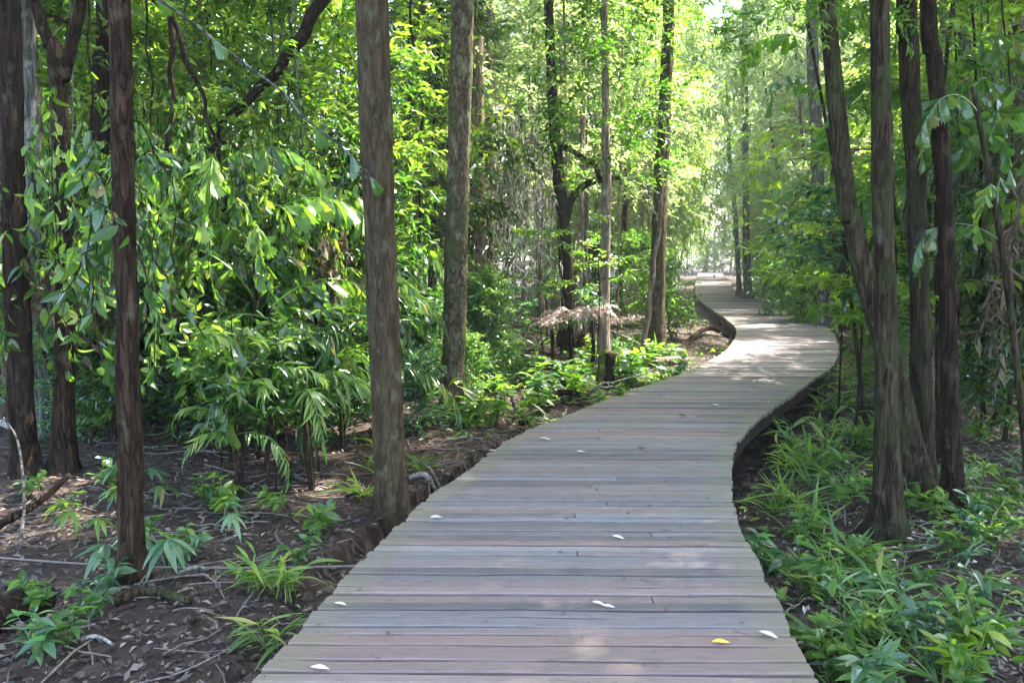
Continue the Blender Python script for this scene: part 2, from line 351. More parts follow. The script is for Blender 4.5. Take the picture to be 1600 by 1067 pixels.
M_beam = deck_mat('dark_beam', [(0, (0.02, 0.015, 0.013)), (1, (0.035, 0.027, 0.023))], 0.05, (0.7, 0.9))
def plain(name, col, rough=0.7, var=0.3):
    m, nt, N, L, b = mat(name); v = mapping(nt, (1, 1, 1)); n = noise(nt, v, 40, 4)
    c = ramp(nt, n, [(0.3, tuple(x * (1 - var) for x in col)), (0.7, tuple(min(1, x * (1 + var)) for x in col))]); L.new(c, b.inputs['Base Color']); b.inputs['Roughness'].default_value = rough
    return m

# ------------------------------------------------------------------ ground
def build_ground():
    n = 520
    u = np.linspace(-1, 1, n); xs = 0.5 + 260 * np.sinh(5.2 * u) / np.sinh(5.2)
    v = np.linspace(-0.42, 1, n); ys = 7 + 320 * np.sinh(5.2 * v) / np.sinh(5.2); ys = ys - (ys[0] + 35) * (ys < 7) * 0
    X, Y = np.meshgrid(xs, ys); Z = zg(X, Y)
    V = np.stack([X, Y, Z], -1).reshape(-1, 3)
    i = np.arange(n - 1)[:, None] * n + np.arange(n - 1)[None]
    Q = np.stack([i, i + 1, i + n + 1, i + n], -1).reshape(-1, 4)
    tag(link('ground', mesh('ground', V, Q, M_ground, True)), 'brown forest floor of bare soil and decaying leaves', None, None, 'structure')
build_ground()

# ------------------------------------------------------------------ boardwalk
def build_deck():
    rng = np.random.default_rng(5); acc = Acc(); EDGE = []
    y = DECK0; skew = -0.012
    def board(xa0, xa1, xb0, xb1, y0, y1, z, tilt, sk):
        # front edge (y0) from xa0..xa1, back edge (y1) xb0..xb1, 35 mm thick, eased top edges
        c = min(0.006, (y1 - y0) * 0.08); k = max(3, int((xa1 - xa0) / 0.3))
        t = np.linspace(0, 1, k + 1)
        rows = [(0, -0.036), (0, -c), (c, 0.0), (1 - c, 0), (1, -c), (1, -0.036)]
        bow = rng.normal(0, 0.0014, k + 1)
        V = []
        for j, (f, dz) in enumerate(rows):
            ff = {0: 0.0, 1: 0.0, 2: c / (y1 - y0), 3: 1 - c / (y1 - y0), 4: 1.0, 5: 1.0}[j]
            x = (xa0 * (1 - ff) + xb0 * ff) * (1 - t) + (xa1 * (1 - ff) + xb1 * ff) * t
            yy = y0 + (y1 - y0) * ff + sk * x + bow * 1.3
            V.append(np.stack([x, yy, z + dz + tilt * x + bow], -1))
        V = np.array(V); K = k + 1; Q = []; EDGE.append(np.minimum(V[..., 0] - XL(V[..., 1]), XR(V[..., 1]) - V[..., 0]).ravel())
        for j in range(5):
            a = j * K + np.arange(k); Q.append(np.stack([a, a + 1, a + K + 1, a + K], -1))
        V = V.reshape(-1, 3); e0 = [j * K for j in range(6)]; e1 = [j * K + k for j in range(6)]
        T = []
        for e, fl in ((e0, 0), (e1, 1)):
            for j in range(1, 5): T.append([e[0], e[j], e[j + 1]] if not fl else [e[0], e[j + 1], e[j]])
        Q.append(np.array([[5 * K + i, 5 * K + i + 1, i + 1, i] for i in range(k)]))
        acc.add(V, np.array(T), np.vstack(Q))
    sk = skew
    while y < DECK1:
        w = rng.choice([0.06, 0.07, 0.084, 0.115], p=[.25, .35, .25, .15]) * rng.uniform(0.97, 1.03)
        gap = rng.choice([0.009, 0.015, 0.025], p=[.35, .40, .25])
        y0, y1 = y, y + w
        sk = skew + rng.normal(0, 0.0008)
        l0, l1, r0, r1 = XL(y0 - sk * XL(y0)), XL(y1), XR(y0 - sk * XR(y0)), XR(y1)
        l0 = XL(y0); r0 = XR(y0)
        e = rng.normal(0, 0.007, 2); z = rng.normal(0, 0.003); ti = rng.normal(0, 0.0009)
        if rng.random() < 0.2 and 2 < y < 40:
            q = rng.uniform(0.25, 0.75); xm = l0 + (r0 - l0) * q; g = 0.003
            board(l0 + e[0], xm - g, l1 + e[0], xm - g, y0, y1, z, ti, sk); board(xm + g, r0 + e[1], xm + g, r1 + e[1], y0 + rng.normal(0, .002), y1, z + rng.normal(0, .0015), ti, sk)
        else: board(l0 + e[0], r0 + e[1], l1 + e[0], r1 + e[1], y0, y1, z, ti, sk)
        y = y1 + gap
    root = link('boardwalk_path', None, None, (0, 0, 0)); tag(root, 'winding grey weathered plank boardwalk through the forest', None, None, 'structure')
    me = acc.mesh('planking', M_deck); at_ = me.attributes.new('edge', 'FLOAT', 'POINT'); at_.data.foreach_set('value', np.concatenate(EDGE).astype(np.float32)); link('planking', me, root)
    ys = np.concatenate([np.arange(DECK0, 40, 0.25), np.arange(40, DECK1 + .1, 1.0)])
    def strip(f, off, w, z0, z1, name):
        x = f(ys) + off; a = np.stack([x, ys + skew * x, np.zeros_like(x)], -1); V = []
        for dx, zz in ((0, z1), (w, z1), (w, z0), (0, z0)): b = a.copy(); b[:, 0] += dx; b[:, 2] = zz; V.append(b)
        K = len(ys); V = np.vstack(V); Q = []; i = np.arange(K - 1)
        for j in range(4): jj = (j + 1) % 4; Q.append(np.stack([j * K + i, jj * K + i, jj * K + i + 1, j * K + i + 1], -1))
        Q.append(np.array([[0, K, 2 * K, 3 * K], [K - 1, 4 * K - 1, 3 * K - 1, 2 * K - 1]]))
        link(name, mesh(name, V, np.vstack(Q), M_beam), root)
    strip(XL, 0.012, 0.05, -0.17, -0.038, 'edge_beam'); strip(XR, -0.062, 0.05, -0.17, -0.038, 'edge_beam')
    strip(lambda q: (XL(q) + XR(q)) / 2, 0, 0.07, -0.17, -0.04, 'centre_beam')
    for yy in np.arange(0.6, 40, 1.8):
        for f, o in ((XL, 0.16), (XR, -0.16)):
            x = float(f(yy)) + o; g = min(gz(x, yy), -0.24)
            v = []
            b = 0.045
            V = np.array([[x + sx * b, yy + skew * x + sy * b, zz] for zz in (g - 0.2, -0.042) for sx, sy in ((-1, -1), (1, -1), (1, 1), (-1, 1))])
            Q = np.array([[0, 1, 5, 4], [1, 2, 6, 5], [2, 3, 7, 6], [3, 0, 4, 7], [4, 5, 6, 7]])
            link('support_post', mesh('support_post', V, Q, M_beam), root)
build_deck()

# ------------------------------------------------------------------ tree prototypes
def skeleton(rng, H, r0, hc, R, nl, lean=0.05, napp=8, wig=0.10, prof=None, top=True, flare=0.5, limb_up=0.5):
    """trunk + limbs; returns trunk Acc, anchor points and directions of the leafy twigs"""
    acc = Acc(); n = max(8, int(H * 1.6)); t = np.linspace(0, 1, n)
    P = np.stack([np.cumsum(rng.normal(0, wig / n * 2.5, n)) + lean * rng.normal() * t * H, np.cumsum(rng.normal(0, wig / n * 2.5, n)) + lean * rng.normal() * t * H, t * H], -1); P[0, :2] = 0
    rad = r0 * (1 - 0.72 * t) * (1 + flare * np.exp(-t * H / (2.2 * r0 + 0.1)))
    v, T, Q = tube(np.vstack([[P[0] - [0, 0, 0.25]], P]), np.r_[rad[0] * 1.15, rad], 10, True, 0.03, rng); acc.add(v, T, Q)
    A, D = [], []
    for k in range(nl):
        f = (k + rng.random()) / nl; h = hc + (H * 0.97 - hc) * f
        i = np.interp(h / H, t, np.arange(n)); p0 = np.array([np.interp(i, np.arange(n), P[:, q]) for q in range(3)])
        az = k * 2.4 + rng.normal(0, 0.4); env = prof(f) if prof else math.sin(math.pi * (0.18 + 0.8 * f)) ** 0.7
        L = R * env * rng.uniform(0.6, 1.15); el = limb_up * rng.uniform(0.3, 1.2) + 0.4 * f
        d = np.array([math.cos(az) * math.cos(el), math.sin(az) * math.cos(el), math.sin(el)])
        m = 6; s = np.linspace(0, 1, m)[:, None]; q = p0 + d * L * s + rng.normal(0, 0.03 * L, (m, 3)) * s; q[:, 2] -= 0.22 * L * s[:, 0] ** 2
        rr = np.interp(i, np.arange(n), rad) * 0.4
        v, T, Q = tube(q, np.linspace(rr, max(0.004, rr * 0.2), m), 5, False); acc.add(v, None, Q)
        for a in range(napp):
            u = rng.uniform(0.25, 1.0) ** 0.8; pp = np.array([np.interp(u, s[:, 0], q[:, z]) for z in range(3)])
            dd = d * 0.8 + rng.normal(0, 0.65, 3); A.append(pp + rng.normal(0, 0.09 * R, 3)); D.append(dd)
    if top:
        for a in range(napp): A.append(P[-1] + rng.normal(0, 0.1 * R, 3)); D.append(rng.normal(0, 0.6, 3) + [0, 0, 0.6])
    return acc, np.array(A), np.array(D)
PROTO = {}
def proto(kind, i, bark, leafm, sk, sp):
    rng = np.random.default_rng(hash_seed(kind, i)); acc, A, D = skeleton(rng, **sk)
    ca = Acc(); sprays(ca, rng, A, D, **sp)
    PROTO.setdefault(kind, []).append((acc.mesh('trunk', BM[bark], True), ca.mesh('crown', LM[leafm])))
def hash_seed(k, i): return sum(ord(c) * (j + 1) for j, c in enumerate(k)) * 31 + i
U = np.random.default_rng(77)
def spw(tpl, n, s, l, dr, **k): return dict(tpl=tpl, nleaf=n, slen=s, leaf=l, droop=dr, **k)
for i, (b, lm) in enumerate([('dark', 'broad'), ('grey', 'yellow'), ('red', 'broad'), ('brown', 'yellow')]):
    proto('tall', i, b, lm, dict(H=15 + i, r0=0.13 + 0.02 * i, hc=5.6 - i * 0.3, R=4.0, nl=36, napp=15, lean=0.03), spw(KITE, 18, 0.9, 0.21, 0.5))
for i, (b, lm) in enumerate([('grey', 'broad'), ('red', 'yellow'), ('dark', 'broad'), ('pale', 'yellow'), ('grey', 'bluish')]):
    proto('under', i, b, lm, dict(H=6.4 + 0.6 * i, r0=0.045 + 0.006 * i, hc=0.9, R=2.0, nl=34, napp=13, lean=0.05), spw(KITE, 16, 0.6, 0.15, 0.45))
for i, (b, lm) in enumerate([('pale', 'fine'), ('grey', 'fine'), ('red', 'fine'), ('pale', 'yellow')]):
    proto('fine', i, b, lm, dict(H=9.5 + 0.8 * i, r0=0.05, hc=1.8, R=2.2, nl=40, napp=14, lean=0.06, limb_up=0.7), spw(NARROW, 22, 0.8, 0.22, 0.9, wid=1.3))
for i, (b, lm) in enumerate([('red', 'broad'), ('pale', 'fine'), ('dark', 'yellow'), ('grey', 'broad')]):
    proto('pole', i, b, lm, dict(H=10.5 + i, r0=0.06 + 0.012 * i, hc=4.0 + 0.4 * i, R=1.8, nl=24, napp=12, lean=0.03), spw(KITE, 16, 0.65, 0.17, 0.5))
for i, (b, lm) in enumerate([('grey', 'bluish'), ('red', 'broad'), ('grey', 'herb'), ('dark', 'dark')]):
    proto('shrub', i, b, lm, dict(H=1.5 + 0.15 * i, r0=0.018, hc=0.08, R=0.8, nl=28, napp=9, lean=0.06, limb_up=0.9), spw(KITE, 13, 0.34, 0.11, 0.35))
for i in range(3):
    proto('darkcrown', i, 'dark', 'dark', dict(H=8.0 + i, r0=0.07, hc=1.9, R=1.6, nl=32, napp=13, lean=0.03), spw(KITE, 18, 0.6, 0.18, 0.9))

# ------------------------------------------------------------------ labels by landmark
ORD = 'first second third fourth fifth sixth seventh eighth ninth tenth eleventh twelfth thirteenth fourteenth fifteenth sixteenth seventeenth eighteenth nineteenth twentieth'.split()
PENDING = {}
def later(o, base, cat, group, p):
    """labels are settled at the end: repeats of one description are told apart by their order from the left"""
    PENDING.setdefault((base, cat, group), []).append((proj(np.asarray(p, float))[0], o))
def settle():
    for (base, cat, group), L in PENDING.items():
        L.sort(key=lambda q: q[0])
        for k, (_, o) in enumerate(L):
            lab = base if len(L) == 1 else base + (f', {ORD[k]} from left' if k < len(ORD) else ', towards the far end')
            tag(o, lab, cat, group)
def zone(p):
    x, y = p[0], p[1]; px = proj((x, y, 0))[0]; yc = min(max(y, DECK0), DECK1)
    left = x < float((XL(yc) + XR(yc)) / 2)
    if left:
        if px < 560: return 'behind the fishtail palms' if y < 22 else 'deep beyond the palms'
        if px < 760: return 'behind the lichen-speckled trunk' if y < 22 else 'deep behind the lichen-speckled trunk'
        return 'behind the mossy stump' if y < 26 else 'far beyond the mossy stump'
    if px > 1320: return 'behind the dark trio' if y < 22 else 'deep beyond the dark trio'
    return 'along the outer bend' if y < 30 else 'beside the far straight'
RNG = np.random.default_rng(2024)
TAKEN = []
TREE_WORDS = {'tall': ('forest_tree', 'tall high-crowned tree'), 'under': ('understorey_tree', 'slender low-branched tree'), 'fine': ('feathery_tree', 'pale feathery drooping tree'),
              'pole': ('pole_tree', 'straight bare pole tree'), 'darkcrown': ('dark_leaved_tree', 'dark heavy-leaved tree'), 'shrub': ('shrub', 'bushy leafy shrub')}
def place_tree(kind, x, y, s=1.0, base=None, group=None, var=None, lean=0.0):
    name, words = TREE_WORDS[kind]; P = PROTO[kind]; k = int(RNG.integers(len(P))) if var is None else var
    z = gz(x, y); r = link(name, None, None, (x, y, z)); r.scale = (s, s, s); r.rotation_euler = (RNG.normal(0, 0.02), RNG.normal(0, 0.02) + lean, RNG.uniform(0, 6.28))
    t = link('trunk' if kind != 'shrub' else 'stem', P[k][0], r); c = link('crown' if kind != 'shrub' else 'foliage', P[k][1], r)
    TAKEN.append((x, y))
    b = base or f'{words} {zone((x, y))}'
    later(r, b, 'shrub' if kind == 'shrub' else 'tree', group or b, (x, y, z)); return r

# ------------------------------------------------------------------ trees traced one by one: (photo px, py, width px) from base to frame top
def traced_tree(name, label, bark, pts, Zb=None, H=11.0, crown='tall', cvar=0, cs=0.55, flare=0.5, group=None, moss=False, limbs=(), n=26, wob=.0035):
    bx, by, bw = pts[0]
    b = on_plane(bx, by, -0.27); Y = b[1] if Zb is None else Zb
    W = [at(px, py, Y) for px, py, w in pts]; r = [w / 2 / FPX * Y for _, _, w in pts]
    if Zb is None: W[0][2] = min(W[0][2], gz(W[0][0], Y))
    d = (W[-1] - W[-2]); d = d / np.linalg.norm(d); top = W[-1].copy()
    up = norm(np.array([d[0] * 0.6, d[1] * 0.6, 1.0]))
    if H > top[2] + 0.5:
        for f in (0.5, 1.0): W.append(top + up * (H - top[2]) * f); r.append(r[len(pts) - 1] * (1 - 0.5 * f))
    W.insert(0, W[0] - np.array([0, 0, 0.25])); r.insert(0, r[0] * 1.05)
    o = W[1].copy(); rng = np.random.default_rng(int(abs(bx) * 7 + by))
    C = curve(np.array(W) - o, n * 2); rr = np.interp(np.linspace(0, len(r) - 1, n * 2), np.arange(len(r)), r)
    rr = rr * (1 + flare * 1.3 * np.exp(-np.clip(C[:, 2], 0, 99) / 0.14)) * (1 + np.convolve(rng.normal(0, .05, len(rr) + 4), np.ones(5) / 5, 'valid')); C[:, :2] += np.cumsum(rng.normal(0, wob, (len(C), 2)), 0)
    ph = rng.uniform(0, 6.28); hgt = C[:, 2]
    lob = lambda k, a: 1 + (0.05 + 0.16 * np.exp(-np.clip(hgt, 0, 99) / 0.18))[:, None] * np.sin(5 * a[None] + ph + 0.2 * hgt[:, None]) * 0.7 + 0.03 * np.sin(9 * a[None] + 3 * hgt[:, None])
    root = link(name, None, None, o); tag(root, label, 'tree', group)
    v, T, Q = tube(C, rr, 24, True, 0.03, rng, lob)
    acc = Acc(); acc.add(v, T, Q); link('trunk', acc.mesh('trunk', BM[bark], True), root)
    for lp in limbs:
        pp = np.array([at(px, py, Y + dy) for px, py, w, dy in lp]) - o; lr = [w / 2 / FPX * Y for *_, w, _ in lp]
        c = curve(pp, 16); a = Acc(); a.add(*tube(c, np.interp(np.linspace(0, len(lr) - 1, 16), np.arange(len(lr)), lr), 10, True, 0.03, rng)); link('limb', a.mesh('limb', BM[bark], True), root)
    if crown:
        tr, cr = PROTO[crown][cvar]
        c = link('crown', cr, root); zmin = min(v_[2] for v_ in cr.vertices[0].co[:] and [q.co for q in cr.vertices[:200]])
        c.scale = (cs, cs, cs); c.location = C[-1] - np.array([0, 0, (15.0 if crown == 'tall' else 8.0) * cs * 0.93])
    if moss:
        a = Acc(); m = max(4, int(n * 0.5)); a.add(*tube(C[:m] + [0, 0, 0.003], rr[:m] * 1.06, 12, True, 0.06, rng)); link('moss', a.mesh('moss', BM['moss'], True), root)
    TAKEN.append((o[0], o[1])); return root
TT = traced_tree
TT('forest_tree', 'dark rough trunk at the extreme left edge of the view', 'dark', [(42,755,40),(32,600,36),(22,400,34),(12,200,33),(6,0,32)], cvar=0)
TT('forest_tree', 'grey trunk behind the dark leftmost trunk, half hidden by palms', 'grey', [(72,690,30),(66,500,28),(58,300,27),(50,150,27),(40,0,26)], cvar=1)
TT('forest_tree', 'dark forked trunk with two raised limbs below the white sky gap', 'dark', [(100,745,38),(103,600,30),(104,400,24),(101,250,24),(97,120,26),(88,70,20),(60,10,16)], cvar=2, H=9, cs=.5,
   limbs=[[(98,125,20,0),(112,70,17,-.05),(124,20,16,-.1),(132,-60,14,-.2)]])
TT('forest_tree', 'dim brown trunk showing just behind the slim mossy palm-side trunk', 'dark', [(150,700,36),(152,500,34),(158,300,33),(166,120,32),(172,0,30)], Zb=9.2, cvar=3)
TT('forest_tree', 'slim dark trunk rising through the fishtail palms, reddish soil at its foot', 'dark', [(215,925,44),(210,820,38),(207,650,35),(202,450,33),(197,250,33),(193,0,32)], cvar=1, cs=.45, moss=False)
TT('forest_tree', 'thick smooth brown trunk beside the boardwalk edge', 'brown', [(613,806,54),(611,740,50),(603,550,49),(595,350,49),(589,180,49),(583,0,49)], cvar=2, cs=.8, H=13, flare=.22, wob=.0012)
TT('forest_tree', 'lichen-speckled straight trunk behind the thick brown one', 'lichen', [(706,664,42),(709,560,37),(713,400,35),(717,200,34),(722,0,33)], cvar=0, cs=.85, H=14, wob=.0015)
TT('pole_tree', 'pale reddish pole trunk just beyond the lichen-speckled trunk', 'tan', [(752,490,18),(752,400,17),(750,300,17),(748,180,17),(746,60,17)], Zb=15, cvar=1, H=13)
TT('pole_tree', 'thin pinkish pole trunk next to the pale reddish one', 'tan', [(768,488,13),(768,400,11),(766,300,11),(764,150,10)], Zb=17, cvar=2, H=13)
TT('forest_tree', 'crooked dark trunk with an elbowed side branch over the pink fern', 'mossy', [(892,520,24),(887,440,22),(881,360,21),(876,300,19),(869,220,18),(862,130,16)], Zb=14.3, cvar=3, H=11, cs=.5,
   limbs=[[(884,345,13,0),(894,310,12,0),(915,289,11,0),(938,281,11,-.1),(972,276,8,-.1)], [(876,225,9,0),(905,243,9,0),(930,258,10,-.05),(938,281,11,-.1)]])
TT('slim_tree', 'slim pinkish trunk rising straight behind the mossy stump', 'pale', [(944,585,22),(943,500,18),(945,400,15),(947,300,13),(946,200,12),(945,60,10)], cvar=0, crown='under', cs=.8, H=8.2, flare=.15)
TT('forest_tree', 'tan trunk entwined by a pale climbing stem at the inner bend', 'lichen', [(1026,565,30),(1026,480,24),(1028,380,22),(1032,280,21),(1036,190,20),(1040,60,18)], cvar=1, cs=.5, H=11)
TT('pole_tree', 'thin dark trunk standing right where the far boardwalk narrows', 'grey', [(1168,462,13),(1167,400,11),(1165,300,10),(1164,180,9),(1163,60,9)], Zb=31, cvar=2, H=13, cs=.5)
TT('pole_tree', 'faint thin trunk beside the dark one at the far narrows', 'grey', [(1155,458,8),(1152,400,7),(1148,330,6),(1140,250,6)], Zb=33, cvar=3, H=9, cs=.4)
TT('forest_tree', 'shaggy grey trunk standing back from the outer bend', 'grey', [(1290,510,22),(1284,420,20),(1278,300,19),(1274,200,18),(1270,110,18),(1268,0,17)], Zb=19, cvar=0, H=12, cs=.55)
TT('forest_tree', 'reddish trunk behind the leafy spray at the outer bend', 'red', [(1312,505,20),(1310,420,18),(1306,320,17),(1304,200,17),(1300,60,16)], Zb=21, cvar=1, H=13, cs=.55)
TT('forest_tree', 'front dark straight trunk of the trio, its foot among ginger leaves', 'mossy', [(1380,818,48),(1380,740,40),(1378,600,34),(1374,450,32),(1371,300,30),(1366,150,28),(1362,0,27)], cvar=3, cs=.5, H=11)
TT('forest_tree', 'leaning dark trunk crossing behind the front straight trunk', 'mossy', [(1438,768,42),(1422,690,38),(1402,600,35),(1374,500,33),(1352,430,32),(1335,350,30),(1322,285,27)], cvar=2, H=6.5, cs=.35, wob=.002)
TT('forest_tree', 'upright brown trunk in the middle of the dark trio', 'mossy', [(1441,772,38),(1441,680,32),(1438,500,29),(1434,350,28),(1428,200,28),(1422,60,29),(1420,0,30)], Zb=6.55, cvar=0, cs=.5, H=11)
TT('forest_tree', 'outermost dark trunk of the trio by the thin black stem', 'dark', [(1491,784,34),(1488,650,27),(1482,450,25),(1472,250,24),(1460,90,23),(1452,0,23)], cvar=1, cs=.45, H=11)
TT('slim_tree', 'thin black sapling stem between the trio and the dry vines', 'dark', [(1470,735,13),(1466,600,11),(1462,450,9),(1458,300,8),(1452,150,7)], Zb=7.6, cvar=2, crown='under', cs=.5, H=5.2)
TT('forest_tree', 'dim grey trunk among the hanging dry vines', 'grey', [(1520,560,30),(1518,440,27),(1514,300,26),(1510,180,25),(1505,40,24)], Zb=11.5, cvar=3, cs=.5, H=11)
TT('forest_tree', 'rusty trunk at the extreme right edge beside the dry vines', 'red', [(1602,600,30),(1598,430,28),(1594,300,27),(1590,190,26),(1585,60,25)], Zb=11, cvar=0, cs=.5, H=11)

# ------------------------------------------------------------------ background forest
def clear(x, y, dmin, dmax_deck):
    yc = min(max(y, DECK0), DECK1); l, r = float(XL(yc)), float(XR(yc))
    if l - dmax_deck < x < r + dmax_deck and y < DECK1 + 1: return False
    return all((x - a) ** 2 + (y - b) ** 2 > dmin * dmin for a, b in TAKEN)
def scatter(kind, n, px0, px1, z0, z1, dmin=0.9, marg=1.7, s0=0.8, s1=1.2, pw=1.0, **k):
    c = 0
    for _ in range(n * 30):
        if c >= n: break
        px = RNG.uniform(px0, px1); Y = z0 + (z1 - z0) * RNG.random() ** pw; x = (px - CX) / FPX * Y
        if not clear(x, Y, dmin, marg): continue
        place_tree(kind, x, Y, RNG.uniform(s0, s1), **k); c += 1
# tall trees added, mostly out of view, to shade the deck; left thicket
for x, y, v in [(-4.3, 4.4, 0), (-5.4, 8.6, 2), (5.6, 5.4, 0), (6.8, 9.2, 2), (5.6, 1.6, 3), (6.6, 7.3, 0), (4.3, 3.4, 2), (8.0, 11.3, 1), (7.8, 5.0, 3)]: place_tree('tall', x, y, .85 if x < 0 else 1.0, var=v)
for k, (px, Y) in enumerate([(150, 9.4), (350, 9.8), (520, 9.6), (90, 8.8), (310, 11.0), (470, 11.2), (390, 12)]):
    place_tree('shrub', (px - CX) / FPX * Y, Y, RNG.uniform(1.1, 1.9), 'dense leafy bush among the fishtail palms', 'bushes among the fishtail palms', [3, 1, 3, 1][k % 4])
scatter('under', 20, -300, 560, 9.5, 24); scatter('tall', 5, -300, 560, 11, 34, 1.5); scatter('pole', 12, -250, 560, 9.5, 34)
scatter('under', 16, -250, 620, 24, 55); scatter('shrub', 12, -100, 560, 9, 22, 0.7)
scatter('darkcrown', 3, 610, 700, 13, 20, 1.0)
for k, (px, Y) in enumerate([(120, 9.6), (235, 10.2), (330, 9.7), (420, 10.6), (505, 10), (40, 9.6), (555, 11.4), (285, 12.5), (380, 13)]):
    place_tree('under', (px - CX) / FPX * Y, Y, RNG.uniform(.75, 1.0), None, None, [1, 0, 3][k % 3])
for k, (px, Y) in enumerate([(165, 7.9), (262, 7.6), (345, 8.2), (425, 7.9), (530, 8.1), (90, 7.8)]):
    place_tree('shrub', (px - CX) / FPX * Y, Y, RNG.uniform(.65, .95), 'low leafy bush at the front of the palm thicket', 'low bushes at the front of the palm thicket', [1, 3, 0][k % 3])
# centre
scatter('pole', 18, 620, 1080, 17, 48, 0.7, 2.0); scatter('under', 10, 600, 1050, 26, 44, 1.0, 2.4, 1.0, 1.4); scatter('fine', 12, 740, 1090, 20, 46, 1.0, 2.0); scatter('shrub', 5, 600, 1060, 18, 34, .7, 1.3); scatter('pole', 14, 700, 1060, 14, 26, .5, 1.8, .55, .85, group='thin pole trunks behind the clearing', base='very thin pole trunk behind the clearing', var=1)
# beyond the bend and the far straight
scatter('fine', 16, 1085, 1340, 18, 48, 1.0, 1.9, 0.9, 1.3); scatter('under', 12, 1120, 1330, 22, 60, 0.9, 1.6); scatter('shrub', 18, 1060, 1330, 17, 50, .7, 1.25, .8, 1.4); scatter('pole', 10, 1130, 1340, 20, 55, .8, 1.8)
scatter('tall', 3, 600, 1340, 40, 70, 2.0, 2.6); scatter('fine', 10, 980, 1115, 45, 75, 1.0, 1.6, 1.2, 1.7); scatter('under', 18, 850, 1400, 92, 115, 1.2, 1.8, 1.2, 1.9); scatter('tall', 6, 850, 1400, 95, 120, 2, 2)
for k, x in enumerate((14, 18, 22, 25.5, 29, 34)): place_tree('tall', x, 86 + 2.5 * (k % 3), 1.7, 'tall tree closing the view beyond the far end of the boardwalk')
for Y, sg in ((46, -1), (57, 1), (66, -1)): place_tree('tall', float(XL(Y) - 2.2 if sg < 0 else XR(Y) + 2.3), Y, 1.2, 'tall tree arching its crown over the far straight')
for k in range(11): place_tree('shrub', 13 + 1.9 * k, 83 + 2 * (k % 3), RNG.uniform(1.8, 2.5), 'sunlit bush at the far end of the boardwalk', 'bushes at the far end of the boardwalk', [1, 2][k % 2])
for k in range(6): place_tree('fine', 15 + 2.6 * k, 90 + 3 * (k % 3), RNG.uniform(1.9, 2.3), 'tall pale feathery tree closing the far end of the boardwalk')
for Y in (27, 32, 37, 43, 49, 56, 64):
    for sgn in ((-1, 1) if Y < 42 else (-1,)):
        x = float(XL(Y) - 1.7) if sgn < 0 else float(XR(Y) + 1.7); place_tree('fine', x, Y + RNG.uniform(-1, 1), RNG.uniform(1.25, 1.5))
# right
scatter('under', 12, 1330, 1850, 10, 24); scatter('fine', 14, 1330, 1850, 11, 30); scatter('pole', 12, 1330, 1850, 10, 34, .8); scatter('tall', 4, 1350, 1850, 12, 36, 1.5); scatter('under', 12, 1330, 1850, 24, 50); scatter('shrub', 10, 1340, 1750, 10, 20, .7)
# ------------------------------------------------------------------ palms with wedge-shaped leaflets
def frond_mesh(seed, L, npair, leaf, tpl, m, el=0.9, droop=1.5, ang=0.95, hang=0.35, wid=1.0, taper=True, gap0=0.18, rach=0.009):
    rng = np.random.default_rng(seed); acc = Acc(); n = 26; p = np.zeros(3); P = [p]; e = el
    for k in range(n - 1):
        e -= droop / n * (0.5 + 1.0 * k / n) * 1.3; p = p + np.array([math.cos(e), rng.normal(0, .02), math.sin(e)]) * L / n; P.append(p)
    P = np.array(P); v, T, Q = tube(P, np.linspace(rach, rach * 0.25, n), 5, False); acc.add(v, None, Q)
    tg = norm(np.gradient(P, axis=0)); pos, d, nr, sz = [], [], [], []
    for k in range(npair):
        f = gap0 + (1 - gap0) * (k + 0.5) / npair; 
        for s in (-1, 1):
            ff = min(1, f + rng.normal(0, 0.012)); i = ff * (n - 1); q = np.array([np.interp(i, np.arange(n), P[:, z]) for z in range(3)]); t = tg[int(min(i, n - 1))]
            sd = norm(np.cross(t, [0, 0, 1])) * s; a = ang * (1 - 0.45 * f) + rng.normal(0, 0.12)
            dd = t * math.cos(a) + sd * math.sin(a); dd[2] -= hang * rng.uniform(0.4, 1.8); pos.append(q); d.append(dd)
            nr.append(np.array([0, 0, 1]) + rng.normal(0, 0.28, 3) + sd * 0.25); sz.append(leaf * (math.sin(math.pi * (0.2 + 0.68 * f)) if taper else 1) * rng.uniform(0.75, 1.15))
    q = P[-1]; pos.append(q); d.append(tg[-1]); nr.append([0, 0, 1]); sz.append(leaf * 0.8)
    place(acc, tpl, np.array(pos), np.array(d), np.array(nr), np.array(sz), wid)
    return acc.mesh('frond', m)
FR = {
 'fish': [frond_mesh(10 + k, 1.2 + 0.25 * (k % 3), 11 + k % 3, 0.23 + .03 * (k % 3), FISH, LM['broad' if k % 2 else 'palm'], 0.75, 2.2, 0.9, 1.1, 0.8) for k in range(6)],
 'fishdry': [frond_mesh(20 + k, 1.2, 9, 0.28, FISH, LM['dry'], 0.2, 2.4, 0.8, 1.0, 0.7) for k in range(2)],
 'feather': [frond_mesh(30 + k, 1.1 + 0.15 * k, 17, 0.30, LANCE, LM['herb'], 0.8, 1.7, 0.9, 0.3, 1.15) for k in range(3)],
 'cane': [frond_mesh(40 + k, 2.0 + 0.3 * k, 20, 0.42, LANCE, LM['palm'], 0.7, 1.7, 0.9, 0.55, 1.0) for k in range(3)],
 'pale': [frond_mesh(50 + k, 1.6 + 0.3 * k, 15, 0.34, FISH, LM['herb'], 0.7, 1.9, 0.9, 0.6, 0.75) for k in range(3)],
 'fern': [frond_mesh(60 + k, 0.75, 22, 0.13, LANCE, LM['pink'], 1.0, 1.8, 1.25, 0.15, 1.6, rach=.004) for k in range(2)],
 'gfern': [frond_mesh(66 + k, 0.6, 20, 0.12, LANCE, LM['herb'], 1.0, 1.9, 1.25, 0.15, 1.5, rach=.004) for k in range(2)],
}
